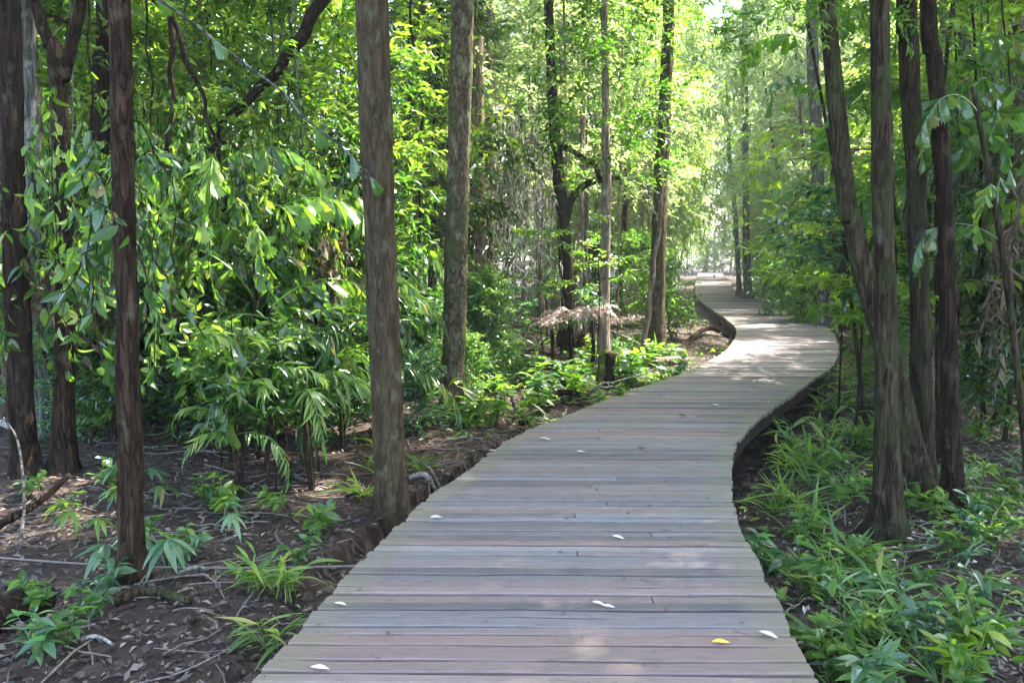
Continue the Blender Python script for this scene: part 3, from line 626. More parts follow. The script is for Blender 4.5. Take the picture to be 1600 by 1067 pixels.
def palm(name, label, cat, x, y, stems, kind, nf, fs=1.0, bark='dark', dry=0, group=None, r=0.022, spread=0.35, fan=(0, 6.28), low=0.45):
    """stems: list of heights; fronds leave the upper part of each cane"""
    z = gz(x, y); root = link(name, None, None, (x, y, z)); rng = np.random.default_rng(int(abs(x) * 991 + y * 77))
    if group: later(root, label, cat, group, (x, y, z))
    else: tag(root, label, cat)
    TAKEN.append((x, y))
    for si, h in enumerate(stems):
        az = rng.uniform(0, 6.28); b = np.array([math.cos(az), math.sin(az), 0]) * (0.12 * (len(stems) > 1)); tip = b + np.array([math.cos(az), math.sin(az), 0]) * h * spread * rng.uniform(.2, .8) + [0, 0, h]
        C = curve([b - [0, 0, .15], b + (tip - b) * 0.5 + [0, 0, 0.06 * h], tip], 14); a = Acc(); a.add(*tube(C, np.linspace(r, r * 0.6, 14), 8, True, 0.05, rng)); link('stem', a.mesh('stem', BM[bark], True), root)
        for k in range(nf + dry):
            u = 1 - (1 - low) * (k / max(1, nf + dry)) ** 1.0; i = u * 13; p = np.array([np.interp(i, np.arange(14), C[:, q]) for q in range(3)])
            src = FR['fishdry'] if k >= nf else FR[kind]; f = link('frond', src[int(rng.integers(len(src)))], root)
            s = fs * rng.uniform(0.8, 1.15); f.location = p; f.scale = (s, s, s); f.rotation_euler = (rng.normal(0, .12), rng.uniform(-0.5, 0.35) * (1 if k else .3) , rng.uniform(*fan) if fan[1] - fan[0] < 6 else 2.4 * k + si + rng.normal(0, .3))
    return root
def gp(px, py): b = on_plane(px, py, -0.27); return b[0], b[1]
FG = 'fishtail palms in the thicket beside the boardwalk'
for px, py, hs, nf, d in [(135, 700, (2.6, 1.9), 6, 1), (300, 690, (2.5, 1.7, 1.2), 6, 1), (400, 735, (2.1, 1.4), 6, 0), (495, 690, (2.4, 1.6), 6, 1), (545, 640, (2.6, 1.9), 6, 0), (360, 625, (2.9, 2.2), 6, 1), (250, 650, (2.9, 2.1), 6, 0), (55, 650, (2.6, 1.8), 6, 1),
                          (450, 610, (3.1, 2.3), 6, 0), (170, 620, (3.1, 2.3), 6, 1), (310, 590, (3.3, 2.4), 6, 0), (520, 590, (3.2, 2.0), 6, 0), (-40, 640, (2.9, 2.0), 6, 0), (85, 600, (3.2, 2.4), 6, 0)]:
    x, y = gp(px, py); palm('fishtail_palm', 'dark fishtail palm with drooping jagged leaflets in the thicket', 'palm', x, y, hs, 'fish', nf, 1.0, dry=d, group=FG)
x, y = gp(490, 770); palm('young_palm', 'young palm with bright arching feathery fronds before the thick brown trunk', 'palm', x, y, (0.85,), 'feather', 7, .75, 'mossy', r=0.03)
x, y = gp(400, 800); palm('young_palm', 'small thin-stemmed palm with dull fronds next to the bright feathery one', 'palm', x, y, (.9, .6), 'feather', 5, .5, 'dark', r=0.014)
x, y = gp(540, 700); palm('young_palm', 'narrow-leaved palm leaning against the back of the thick brown trunk', 'palm', x, y, (1.3, .8), 'cane', 5, .6, 'mossy', r=0.02)
RG = 'tall rattan-like palms at the right of the boardwalk'
for k, (px, Y, hs, kind, fs, lab) in enumerate([(1425, 7.6, (4.3,), 'pale', .8, 'tall palm with pale shiny fronds hanging over the dark trio'), (1665, 6.2, (2.9, 3.3), 'fish', .62, 'near palm with hanging wedge leaflets at the extreme right'),
                                   (1700, 6.6, (3.5,), 'fish', .9, 'palm with broad green jagged leaves at the extreme right'), (1570, 8.4, (3.4, 2.6), 'cane', .6, 'dull narrow-leaved palm behind the outermost dark trunk'),
                                   (1500, 9.5, (3.4, 2.4), 'fish', 1.0, 'dark jagged-leaved palm among the hanging vines'), (1650, 9.0, (3.4, 2.2), 'fish', 1.0, 'dark palm in the shade behind the rusty trunk'),
                                   (1365, 9.4, (4.9,), 'pale', .75, 'tall palm with glossy drooping fronds between the leaning trunk and the bend')]):
    palm('cane_palm', lab, 'palm', (px - CX) / FPX * Y, Y, hs, kind, 8, fs, 'mossy', r=0.03)
# rattan cane arching down from the top of the view
def strand(name, label, cat, pts, r0, r1, m, group=None, n=24, leaves=None, taper=True):
    """pts: (px,py,depth) traced; optional leaflets (template, count, size, material)"""
    W = np.array([at(px, py, Y) for px, py, Y in pts]); o = W[-1].copy(); C = curve(W - o, n); rw = np.random.default_rng(int(abs(pts[0][0]) * 5 + abs(pts[-1][1]) + 1)); C[1:-1] += np.convolve(rw.normal(0, 1, n + 2), [.25, .5, .25], 'valid')[1:-1, None][:n - 2] * np.array([.03, .02, 0]) * min(1, r0 * 40 + .3)
    root = link(name, None, None, o); a = Acc(); rng = np.random.default_rng(int(abs(pts[0][0]) * 3 + abs(pts[-1][1])))
    a.add(*tube(C, np.linspace(r0, r1, n), 7, True, 0.06, rng)); me = a.mesh(name, m, True)
    if leaves is None:
        root.data = None; bpy.data.objects.remove(root); root = link(name, me, None, o)
    else:
        link('cane', me, root); tpl, N, s, lm, hang = leaves
        for k in range(N):
            i = (k + .5) / N * (n - 1); p = np.array([np.interp(i, np.arange(n), C[:, q]) for q in range(3)]); t = C[min(n - 1, int(i) + 1)] - C[int(i)]
            d = norm(t) * 0.6 + rng.normal(0, .5, 3); d[2] -= hang; b = Acc(); place(b, tpl, p[None], d[None], np.array([[0, -1, .3]]) + rng.normal(0, .3, (1, 3)), s * rng.uniform(.7, 1.2)); link('leaflet', b.mesh('leaflet', LM[lm]), root)
    if group: later(root, label, cat, group, o)
    else: tag(root, label, cat)
    return root
strand('rattan_cane', 'long spiny rattan cane arching down to the thick brown trunk', 'palm cane', [(180, -45, 5.2), (300, 38, 5.3), (420, 130, 5.4), (505, 205, 5.5), (560, 255, 5.55), (590, 292, 5.6)], .012, .004, BM['grey'], leaves=(FISH, 6, .17, 'palm', .9))
strand('leaning_branch', 'dark leaning branch slanting across the bright leaves at upper left', 'branch', [(520, -40, 9), (495, 15, 9), (455, 80, 9), (405, 140, 9), (355, 188, 9), (330, 235, 9.05)], .085, .03, BM['dark'])
strand('thin_branch', 'thin bent twig hanging below the dark leaning branch', 'branch', [(505, -5, 11), (520, 30, 11), (540, 68, 11), (575, 85, 11)], .035, .015, BM['dark'])
strand('liana', 'dark liana sloping through the palms from the upper left', 'liana', [(215, -30, 7.5), (262, 30, 7.5), (300, 110, 7.5), (325, 170, 7.5), (345, 260, 7.5), (352, 330, 7.6)], .03, .01, BM['dark'])
strand('liana', 'straight dark liana hanging beside the sloping one', 'liana', [(270, -20, 8), (268, 120, 8), (266, 260, 8), (270, 420, 8)], .03, .018, BM['dark'])
for k, (px, y1, Y, r) in enumerate([(240, 420, 8.4, .012), (300, 380, 9, .012), (330, 460, 9.2, .01), (120, 430, 6.8, .008), (145, 360, 8, .012), (430, 420, 9.5, .015), (455, 380, 10, .01), (470, 560, 9, .012), (650, 430, 12, .02), (640, 400, 13, .012), (1395, 600, 8, .012), (1410, 380, 8.5, .01), (1530, 420, 7.5, .012), (1555, 520, 7.8, .01), (1575, 470, 7.2, .008), (1545, 560, 8.6, .009), (1500, 500, 8.3, .009)]):
    strand('liana', 'thin hanging liana stem among the leaves', 'liana', [(px - 12, -40, Y), (px + 6 * (k % 3 - 1), y1 * .4, Y), (px + 5, y1 * .75, Y + .1), (px - 3, y1, Y)], r, r * .6, BM['grey' if k % 2 else 'dark'], 'thin lianas hanging straight down')
strand('climbing_stem', 'pale thin climbing stem curving along the tan trunk', 'liana', [(1036, 180, 13.6), (1037, 260, 13.6), (1030, 350, 13.6), (1018, 430, 13.6), (1010, 500, 13.6), (1000, 575, 13.55)], .03, .05, BM['pale'])
strand('thin_branch', 'short forked twig leaning off the pale climbing stem', 'branch', [(1030, 345, 13.6), (1018, 322, 13.6), (1010, 300, 13.65)], .02, .01, BM['pale'])
# curtains of dead vines
def curtain(label, group, px, Y, z0, z1, w, ns, leafm, nl, seed, bark='grey', leaf=.16, tpl=NARROW):
    rng = np.random.default_rng(seed); x = (px - CX) / FPX * Y; o = np.array([x, Y, z0]); root = link('hanging_vine', None, None, o); a = Acc(); b = Acc()
    for k in range(ns):
        p = np.array([rng.normal(0, w), rng.normal(0, w), (z1 - z0) * rng.uniform(.75, 1.05)]); q = np.array([p[0] + rng.normal(0, .25), p[1] + rng.normal(0, .2), rng.uniform(0, .5) * (z1 - z0)])
        C = curve([p, (p + q) / 2 + rng.normal(0, .08, 3), q], 12); C[1:-1] += rng.normal(0, .02, (10, 3)); a.add(*tube(C, rng.uniform(.0015, .005), 4, False)[:1], None, tube(C, .005, 4, False)[2])
        if nl:
            i = rng.uniform(0, 11, nl); pos = np.stack([np.interp(i, np.arange(12), C[:, z]) for z in range(3)], 1); d = rng.normal(0, .5, (nl, 3)); d[:, 2] -= .9
            place(b, tpl, pos, d, rng.normal(0, 1, (nl, 3)), leaf * rng.uniform(.5, 1.3, nl))
    link('stem', a.mesh('stem', BM[bark], True), root)
    if nl: link('foliage', b.mesh('foliage', LM[leafm]), root)
    later(root, label, 'vine', group, o)
for k, (px, Y) in enumerate([(808, 14.2), (824, 14.6), (838, 14.9), (798, 15.5), (830, 15.6)]): curtain('pale dead vine curtain hanging left of the crooked trunk', 'dead vine curtains near the crooked trunk', px, Y, .3, 4.6, .25, 26, 'pale_dry', 8, 300 + k, 'deadwood', .2)
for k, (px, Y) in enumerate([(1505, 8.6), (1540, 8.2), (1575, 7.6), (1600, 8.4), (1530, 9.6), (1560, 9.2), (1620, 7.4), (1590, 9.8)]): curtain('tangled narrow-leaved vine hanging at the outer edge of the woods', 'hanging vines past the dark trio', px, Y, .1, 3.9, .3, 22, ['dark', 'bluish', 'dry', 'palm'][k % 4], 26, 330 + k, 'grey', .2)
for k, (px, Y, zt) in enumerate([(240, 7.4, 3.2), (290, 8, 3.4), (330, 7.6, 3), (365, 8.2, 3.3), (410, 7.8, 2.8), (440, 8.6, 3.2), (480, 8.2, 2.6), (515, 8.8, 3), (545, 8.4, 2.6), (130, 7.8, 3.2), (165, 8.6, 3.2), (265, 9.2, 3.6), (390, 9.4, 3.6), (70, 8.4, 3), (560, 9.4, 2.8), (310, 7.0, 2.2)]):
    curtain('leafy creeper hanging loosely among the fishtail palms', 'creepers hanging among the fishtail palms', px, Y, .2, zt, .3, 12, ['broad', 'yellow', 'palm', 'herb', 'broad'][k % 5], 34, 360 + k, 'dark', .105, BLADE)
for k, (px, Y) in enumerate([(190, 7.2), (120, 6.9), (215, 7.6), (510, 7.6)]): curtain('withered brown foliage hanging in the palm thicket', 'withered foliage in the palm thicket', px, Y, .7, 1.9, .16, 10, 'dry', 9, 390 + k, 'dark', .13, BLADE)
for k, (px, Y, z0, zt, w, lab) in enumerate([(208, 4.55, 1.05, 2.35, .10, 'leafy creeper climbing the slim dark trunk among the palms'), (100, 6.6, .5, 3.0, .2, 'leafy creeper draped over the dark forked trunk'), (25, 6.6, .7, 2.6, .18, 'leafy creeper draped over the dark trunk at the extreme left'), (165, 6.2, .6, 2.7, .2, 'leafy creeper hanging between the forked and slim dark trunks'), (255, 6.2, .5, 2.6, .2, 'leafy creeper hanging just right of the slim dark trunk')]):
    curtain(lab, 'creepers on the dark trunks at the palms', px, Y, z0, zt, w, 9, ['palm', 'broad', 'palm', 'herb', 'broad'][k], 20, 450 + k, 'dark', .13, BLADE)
rt = np.random.default_rng(55)
for k in range(16):
    px, Y = rt.uniform(630, 1010), rt.uniform(12.5, 20); x = (px - CX) / FPX * Y
    if clear(x, Y, .25, .9):
        b0 = proj((x, Y, gz(x, Y) - .1)); dx = rt.uniform(-30, 30); strand('bare_sapling', ['pale', 'grey', 'tan'][k % 3] + ' thin bare stem standing in the clearing beside the boardwalk', 'sapling', [(b0[0] + dx, -60, Y), (b0[0] + dx * .7, 180, Y), (b0[0] + dx * .2, 370, Y), (b0[0], b0[1], Y)], .014, rt.uniform(.02, .04), BM[['pale', 'grey', 'tan'][k % 3]], 'thin bare stems in the clearing')
# layered leafy sapling at the bend
def sapling(label, x, y, h, m, seed, sc=1.0, name='sapling', hl=.7, n=9, leaf=.12, group=None, side=None):
    rng = np.random.default_rng(seed); z = gz(x, y); root = link(name, None, None, (x, y, z)); a = Acc(); C = curve([[0, 0, -.1], [rng.normal(0, .06), rng.normal(0, .06), h * .5], [rng.normal(0, .12), 0, h]], 10); a.add(*tube(C, np.linspace(.014 * sc, .005, 10), 6, True))
    b = Acc(); A, D = [], []
    for k in range(n):
        u = rng.uniform(.55, 1); p = np.array([np.interp(u * 9, np.arange(10), C[:, q]) for q in range(3)]); az = 2.4 * k if side is None else side + rng.normal(0, .8); L = hl * rng.uniform(.5, 1.1); d = np.array([math.cos(az), math.sin(az), .25]); q = p + d * L * np.linspace(0, 1, 5)[:, None]; q[:, 2] -= .15 * L * np.linspace(0, 1, 5) ** 2
        a.add(tube(q, np.linspace(.006, .002, 5), 4, False)[0], None, tube(q, .004, 4, False)[2])
        for f in (.3, .5, .7, .9, 1): A.append(q[0] + (q[-1] - q[0]) * f); D.append(d + rng.normal(0, .5, 3) * [1, 1, .2])
    sprays(b, rng, A, D, BLADE, 9, .3, leaf, .25, flat=.25)
    link('stem', a.mesh('stem', BM['dark'], True), root); link('foliage', b.mesh('foliage', LM[m]), root); TAKEN.append((x, y))
    if group: later(root, label, 'sapling', group, (x, y, z))
    else: tag(root, label, 'sapling')
    return root
for px, Y, h, m, sd, side, lab in [(1318, 9.6, 2.55, 'yellow', 1, 3.0, 'sapling with bright yellow-green leaf sprays held out over the bend'), (1345, 8.3, 2.75, 'bluish', 2, 2.9, 'sapling with level bluish leaf layers before the leaning trunk'), (1405, 8.0, 2.4, 'broad', 3, None, 'mid-green sapling between the leaning trunk and the upright brown one'),
                                   (1440, 8.8, 2.6, 'yellow', 4, None, 'sapling with sunny leaves behind the upright brown trunk')]:
    sapling(lab, (px - CX) / FPX * Y, Y, h, m, sd, 1.0, hl=.8, n=12, leaf=.13, side=side)
rg = np.random.default_rng(91)
for k in range(16):
    px, py = rg.uniform(330, 500), rg.uniform(700, 790); x, y = gp(px, py); sapling('thin young stem with a few leaves on the shaded litter', x, y, rg.uniform(.7, 1.5), ['dark', 'broad', 'palm'][k % 3], 500 + k, .6, hl=.3, n=4, leaf=.12, group='young stems before the fishtail palms')
for k in range(14):
    px, Y = rg.uniform(620, 1000), rg.uniform(11, 17); x = (px - CX) / FPX * Y
    if clear(x, Y, .3, .8): sapling('thin sapling with light leaves in the clearing beside the boardwalk', x, Y, rg.uniform(1.2, 2.6), ['bluish', 'herb', 'broad'][k % 3], 540 + k, .8, hl=.4, n=6, leaf=.11, group='thin saplings in the clearing')
# ------------------------------------------------------------------ shrubs, herbs, ginger, ferns
for px, Y, s, v, lab in [(655, 10.2, .75, 0, 'bluish green bush between the thick brown and lichen-speckled trunks'), (645, 8.4, .5, 0, 'low bluish bush at the back of the thick brown trunk'), (745, 11.2, .8, 0, 'bushy bluish shrub beside the lichen-speckled trunk'), (725, 9.6, .45, 2, 'small light green bush at the foot of the lichen-speckled trunk'),
                         (760, 11.2, .8, 2, 'light green bush leaning over the fallen twigs'), (1052, 17, 1.0, 1, 'dense green bush hiding the inner edge of the far bend'), (1015, 20.5, 1.3, 1, 'tall bush at the inner edge of the far straight'), (1192, 33, 1.3, 2, 'sunny yellow-green bush where the far boardwalk narrows'), (1215, 29, 1.0, 2, 'low sunny bush at the foot of the thin dark trunk'),
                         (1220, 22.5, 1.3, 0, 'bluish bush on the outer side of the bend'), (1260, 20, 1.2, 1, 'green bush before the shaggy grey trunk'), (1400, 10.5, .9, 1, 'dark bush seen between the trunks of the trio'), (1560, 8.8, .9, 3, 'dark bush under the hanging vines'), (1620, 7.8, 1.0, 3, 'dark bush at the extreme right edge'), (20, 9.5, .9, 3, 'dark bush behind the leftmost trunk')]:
    r = place_tree('shrub', (px - CX) / FPX * Y, Y, s, lab, None, v)
def plant_mesh(kind, seed):
    rng = np.random.default_rng(seed); a = Acc()
    if kind == 'ginger':
        for s in range(int(rng.integers(3, 7))):
            az = rng.uniform(0, 6.28); h = rng.uniform(.12, .42); b = np.array([rng.normal(0, .05), rng.normal(0, .05), -.02]); tip = b + np.array([math.cos(az) * h * .5, math.sin(az) * h * .5, h]); C = curve([b, (b + tip) / 2 + [0, 0, .05], tip], 6); a.add(tube(C, .005, 5, False)[0], None, tube(C, .005, 5, False)[2])
            n = int(rng.integers(4, 8)); t = np.linspace(.3, 1, n); pos = np.stack([np.interp(t * 5, np.arange(6), C[:, q]) for q in range(3)], 1); aa = az + np.where(np.arange(n) % 2, 1.0, -1.0) * rng.uniform(.5, 1.4, n)
            d = np.stack([np.cos(aa), np.sin(aa), rng.uniform(.1, .9, n)], 1); place(a, LANCE, pos, d, np.tile([0, 0, 1.0], (n, 1)) + rng.normal(0, .25, (n, 3)), rng.uniform(.16, .34, n), rng.uniform(.9, 1.5))
    elif kind == 'strap':
        n = int(rng.integers(9, 16)); aa = rng.uniform(0, 6.28, n); d = np.stack([np.cos(aa), np.sin(aa), rng.uniform(.5, 1.8, n)], 1); place(a, STRAP, rng.normal(0, .025, (n, 3)) * [1, 1, .2], d, np.tile([0, 0, 1.0], (n, 1)) + rng.normal(0, .1, (n, 3)), rng.uniform(.25, .6, n), rng.uniform(.6, 1.0))
    elif kind == 'leafy':
        for s in range(4):
            az = rng.uniform(0, 6.28); h = rng.uniform(.12, .35); tip = np.array([math.cos(az) * .12, math.sin(az) * .12, h]); C = curve([[0, 0, -.03], tip * .5, tip], 5); a.add(tube(C, .003, 4, False)[0], None, tube(C, .003, 4, False)[2])
            n = 9; t = rng.uniform(.35, 1, n); aa = rng.uniform(0, 6.28, n); place(a, BLADE, np.stack([np.interp(t * 4, np.arange(5), C[:, q]) for q in range(3)], 1), np.stack([np.cos(aa), np.sin(aa), rng.uniform(-.2, .5, n)], 1), np.tile([0, 0, 1.0], (n, 1)) + rng.normal(0, .3, (n, 3)), rng.uniform(.07, .17, n))
    elif kind == 'lobed':
        for s in range(int(rng.integers(2, 4))):
            az = 2.1 * s + rng.uniform(0, 1); h = rng.uniform(.2, .4); tip = np.array([math.cos(az) * .2, math.sin(az) * .2, h]); C = curve([[0, 0, -.03], tip * .5 + [0, 0, .08], tip], 6); a.add(tube(C, .005, 5, False)[0], None, tube(C, .005, 5, False)[2])
            n = 7; aa = az + np.linspace(-1.6, 1.6, n); place(a, LANCE, np.repeat(tip[None], n, 0), np.stack([np.cos(aa), np.sin(aa), np.full(n, -.25)], 1), np.tile([0, 0, 1.0], (n, 1)), .3 - .08 * np.abs(np.linspace(-1, 1, n)), 1.9)
    return a
PL = {k: [plant_mesh(k, 700 + 13 * i + len(k)).mesh(k, LM[m]) for i, m in enumerate(ms)] for k, ms in {'ginger': ['herb', 'yellow', 'bluish', 'herb', 'herb'], 'strap': ['herb', 'broad', 'yellow'], 'leafy': ['herb', 'bluish', 'yellow', 'broad'], 'lobed': ['bluish', 'palm', 'broad']}.items()}
NM = {'ginger': ('ginger_plant', 'leafy ginger clump'), 'strap': ('strap_leaf_plant', 'grassy strap-leaved clump'), 'leafy': ('forest_herb', 'small broad-leaved herb'), 'lobed': ('lobed_seedling', 'seedling with drooping lobed leaves')}
LMK = []
def where(x, y):
    return min(LMK, key=lambda q: (q[0] - x) ** 2 + (q[1] - y) ** 2)[2]
for px, py, w in [(1230, 1000, 'by the lower deck corner'), (1400, 1040, 'in the nearest litter'), (1560, 990, 'near the lower photo corner'), (1190, 850, "at the deck's narrow bulge"), (1320, 900, 'between deck and trio'), (1480, 880, 'in front of the trio'), (1600, 850, 'on the open litter past the trio'), (1380, 800, 'at the front trunk foot'), (1220, 760, 'in the hollow beside the deck'), (1290, 700, 'on the bank by the deck'),
                  (1300, 630, 'under the outer bend'), (1450, 720, 'behind the leaning trunk'), (1560, 720, 'under the hanging vines'), (220, 900, 'by the slim palm-side trunk'), (100, 950, 'on the dark litter'), (330, 810, 'before the fishtail palms'), (440, 930, "along the deck's near edge"), (620, 800, 'by the thick brown trunk'), (720, 690, 'by the lichen-speckled trunk'), (800, 620, 'among fallen twigs'), (900, 590, 'around the mossy stump'), (850, 540, 'below the pink fern'), (1000, 560, 'by the tan trunk'), (1080, 520, 'on the bare bank')]:
    x, y = gp(px, py); LMK.append((x, y, w))
COUNT = {}
def herb(kind, x, y, s, var=None):
    k = int(rg.integers(len(PL[kind]))) if var is None else var; o = link(NM[kind][0], PL[kind][k], None, (x, y, gz(x, y) + .005)); o.scale = (s,) * 3; o.rotation_euler = (rg.normal(0, .1), rg.normal(0, .1), rg.uniform(0, 6.28))
    size = 'low' if s < .72 else ('tall' if s > 1.0 else 'mid-sized'); b = f'{size} {NM[kind][1]} {where(x, y)}'; later(o, b, 'plant', b, (x, y, 0)); return o
def herbs(kind, n, px0, px1, y0, y1, s0, s1, marg=.12, pw=1.0):
    c = 0
    for _ in range(n * 20):
        if c >= n: break
        px, py = rg.uniform(px0, px1), y0 + (y1 - y0) * rg.random() ** pw; x, y = gp(px, py); l, r = float(XL(y)), float(XR(y))
        if l - marg < x < r + marg + .22 * math.exp(-((y - 7.6) / 2.2) ** 2): continue
        herb(kind, x, y, rg.uniform(s0, s1)); c += 1
herbs('ginger', 26, 1150, 1640, 700, 1090, .4, .65); herbs('ginger', 22, 1170, 1420, 600, 760, .6, 1.1); herbs('strap', 20, 1150, 1640, 640, 1090, .45, .8); herbs('leafy', 52, 1150, 1640, 640, 1090, .5, 1.0)
herbs('strap', 14, 1160, 1330, 620, 800, .6, 1.0); herbs('leafy', 70, 700, 1060, 540, 680, .8, 1.6); herbs('strap', 16, 640, 1060, 540, 680, .6, 1.0); herbs('ginger', 7, 640, 960, 560, 680, .6, 1.0)
herbs('lobed', 7, 60, 400, 780, 960, .5, .8, .3); herbs('leafy', 20, 20, 560, 760, 1060, .5, .9, .1); herbs('ginger', 4, 390, 450, 940, 1060, .5, .7, .1); herbs('strap', 5, 560, 660, 700, 800, .5, .8, .05)
for px, py, s in [(890, 590, .9), (925, 588, .8), (862, 585, .7)]:
    x, y = gp(px, py); y *= 1.0; root = link('fern', None, None, (x, y, gz(x, y) + (.85 if px != 862 else .65)))
    tag(root, {890: 'tall fern with pale pink sunlit fronds below the crooked trunk', 925: 'pinkish fern touching the slim pinkish trunk', 862: 'rusty fern beside the dead vine curtain'}[px], 'fern')
    a = Acc(); a.add(*tube(np.array([[0, 0, -.95], [0.02, 0, -.4], [0, 0, 0.02]]), .035, 7)); link('stem', a.mesh('stem', BM['dark'], True), root)
    for k in range(9): f = link('frond', FR['fern'][k % 2], root); f.scale = (s,) * 3; f.rotation_euler = (rg.normal(0, .1), rg.uniform(-.5, .2), .7 * k)
for k in range(14):
    px, py = rg.uniform(760, 1050), rg.uniform(535, 600); x, y = gp(px, py)
    if clear(x, y, .1, .25):
        root = link('fern', None, None, (x, y, gz(x, y))); later(root, 'low green fern in the sunny clearing left of the boardwalk', 'fern', 'low green ferns', (x, y, 0)); 
        for j in range(6): f = link('frond', FR['gfern'][j % 2], root); f.scale = (1.1,) * 3; f.rotation_euler = (0, rg.uniform(-.4, .2), j + rg.random())
# ------------------------------------------------------------------ dead wood, stump, wire
def lying(name, label, m, pts, r0, r1, cat='log', rough=.05, n=16):
    """pts: (px, py, height above ground)"""
    W = []
    for px, py, h in pts: x, y = gp(px, py); W.append([x, y, gz(x, y) + h])
    W = np.array(W); o = W[0].copy(); rng = np.random.default_rng(int(pts[0][0] + pts[0][1])); C = curve(W - o, n); a = Acc(); a.add(*tube(C, np.linspace(r0, r1, n) * (1 + rng.normal(0, .04, n)), 12, True, rough, rng)); ob = link(name, a.mesh(name, m, True), None, o); return tag(ob, label, cat)
lying('fallen_log', 'pale barkless log with a dark end beside the inner bend', BM['pale'], [(968, 583, .09), (1020, 583, .10), (1072, 578, .11)], .085, .075)
lying('fallen_log', 'moss-covered log lying before the pale barkless one', BM['moss'], [(958, 602, .07), (1000, 604, .08), (1034, 597, .08)], .09, .08)
lying('fallen_log', 'long pale fallen trunk behind the bright herbs', BM['deadwood'], [(735, 580, .09), (800, 580, .1), (880, 585, .1), (935, 588, .08)], .09, .07)
lying('fallen_branch', 'dark branch sloping down through the herbs', BM['dark'], [(728, 560, 1.1), (780, 585, .55), (830, 600, .2), (850, 605, .04)], .03, .02, 'branch')
lying('fallen_branch', 'curved dark root along the deck edge before the stump', BM['dark'], [(815, 672, .05), (850, 650, .12), (880, 640, .14), (925, 640, .06)], .05, .035, 'branch')
lying('surface_root', 'arched dark root on the bare bank inside the far bend', BM['dark'], [(1058, 560, .02), (1085, 536, .12), (1110, 527, .16), (1138, 526, .05)], .06, .045, 'root')
lying('fallen_branch', 'short pale stick beside the thick brown trunk', BM['deadwood'], [(640, 752, .05), (668, 756, .05), (690, 764, .04)], .025, .02, 'branch')
lying('fallen_branch', 'thin pale stick lying across the short one by the deck', BM['deadwood'], [(645, 738, .12), (672, 752, .1), (700, 768, .07)], .012, .008, 'branch')
lying('fallen_log', 'dark rotting log in the lower left corner', BM['dark'], [(-60, 1040, .05), (20, 1005, .08), (75, 975, .06)], .09, .07)
lying('fallen_branch', 'dark mossy root lying across the litter before the slim trunk', BM['mossy'], [(180, 975, .03), (230, 968, .05), (300, 980, .03)], .035, .02, 'root')
lying('fallen_branch', 'pale fallen branch far left behind the leftmost trunk', BM['deadwood'], [(-30, 690, .2), (20, 700, .15), (60, 720, .1)], .04, .03, 'branch')
lying('fallen_branch', 'dark branch leaning on the litter left of the slim trunk', BM['dark'], [(0, 850, .1), (60, 820, .14), (110, 790, .2)], .03, .02, 'branch')
lying('fallen_branch', 'grey crooked twig standing up from the dark litter', BM['grey'], [(30, 890, .0), (42, 840, .25), (35, 800, .5), (15, 790, .62)], .012, .006, 'branch')
for k, (px, py) in enumerate([(130, 1030), (300, 1010), (350, 870), (540, 790), (700, 700), (760, 660), (1500, 940), (1420, 860), (1570, 800), (1250, 800), (280, 930), (480, 850)]):
    a = rg.uniform(-1, 1); L = rg.uniform(25, 60)
    ob = lying('fallen_branch', '.', BM['dark' if k % 2 else 'deadwood'], [(px, py, .02), (px + L * .5, py + 4 * a, .05), (px + L, py + 10 * a, .03)], .012, .006, 'branch'); x, y = gp(px, py); del ob['label']; later(ob, f"{'dark' if k % 2 else 'pale'} thin stick {where(x, y)}", 'branch', 'thin fallen sticks on the litter', (x, y, 0))
for k in range(22):
    px, py = rg.uniform(690, 1050), rg.uniform(545, 665); x, y = gp(px, py)
    if not clear(x, y, .02, .5): continue
    a = rg.uniform(0, 6.28); L = rg.uniform(.7, 2.2); e = rg.uniform(.02, .45); c_ = np.array([[0, 0, .03], [math.cos(a) * L * .5, math.sin(a) * L * .5, .08 + e * L * .4], [math.cos(a) * L, math.sin(a) * L, .03 + e * L]])
    if float(XL(y + c_[2][1])) - .15 < x + c_[2][0]: continue
    C = curve(c_, 12) + rg.normal(0, .012, (12, 3)); ac = Acc(); ac.add(*tube(C, np.linspace(rg.uniform(.012, .035), .006, 12), 7, True, .06, rg)); o = link('fallen_branch', ac.mesh('fallen_branch', BM[['deadwood', 'pale', 'dark'][k % 3]], True), None, (x, y, gz(x, y)))
    b_ = f"{['bleached', 'tan', 'dark'][k % 3]} fallen branch {'propped up' if e > .25 else 'lying low'} {where(x, y)}"; later(o, b_, 'branch', b_, (x, y, 0))
def leaning(label, m, pts, r0, r1): return strand('leaning_branch', label, 'branch', pts, r0, r1, m)
leaning('pale curved dead branch leaning right of the lichen-speckled trunk', BM['deadwood'], [(728, 430, 11), (745, 446, 11), (762, 468, 11), (776, 488, 11)], .02, .045)
leaning('dark slanting branch between the pole trunks and the dead vines', BM['dark'], [(820, 385, 16), (790, 420, 16), (768, 462, 16), (765, 500, 16)], .03, .045)
leaning('broken pale branch slanting out over the outer bend', BM['deadwood'], [(1320, 400, 15), (1275, 425, 15), (1240, 440, 15)], .03, .015)
b = on_plane(948, 612, -.25); root = link('mossy_stump', None, None, (b[0], b[1], gz(b[0], b[1]))); tag(root, 'short mossy tree stump leaning beside the boardwalk edge', 'stump'); TAKEN.append((b[0], b[1]))
rs = np.random.default_rng(3); a = Acc(); C = curve([[0, 0, -.15], [-.01, 0, .2], [.03, 0, .52]], 12); a.add(*tube(C, np.linspace(.13, .1, 12), 14, True, .05, rs)); link('trunk', a.mesh('trunk', BM['dark'], True), root)
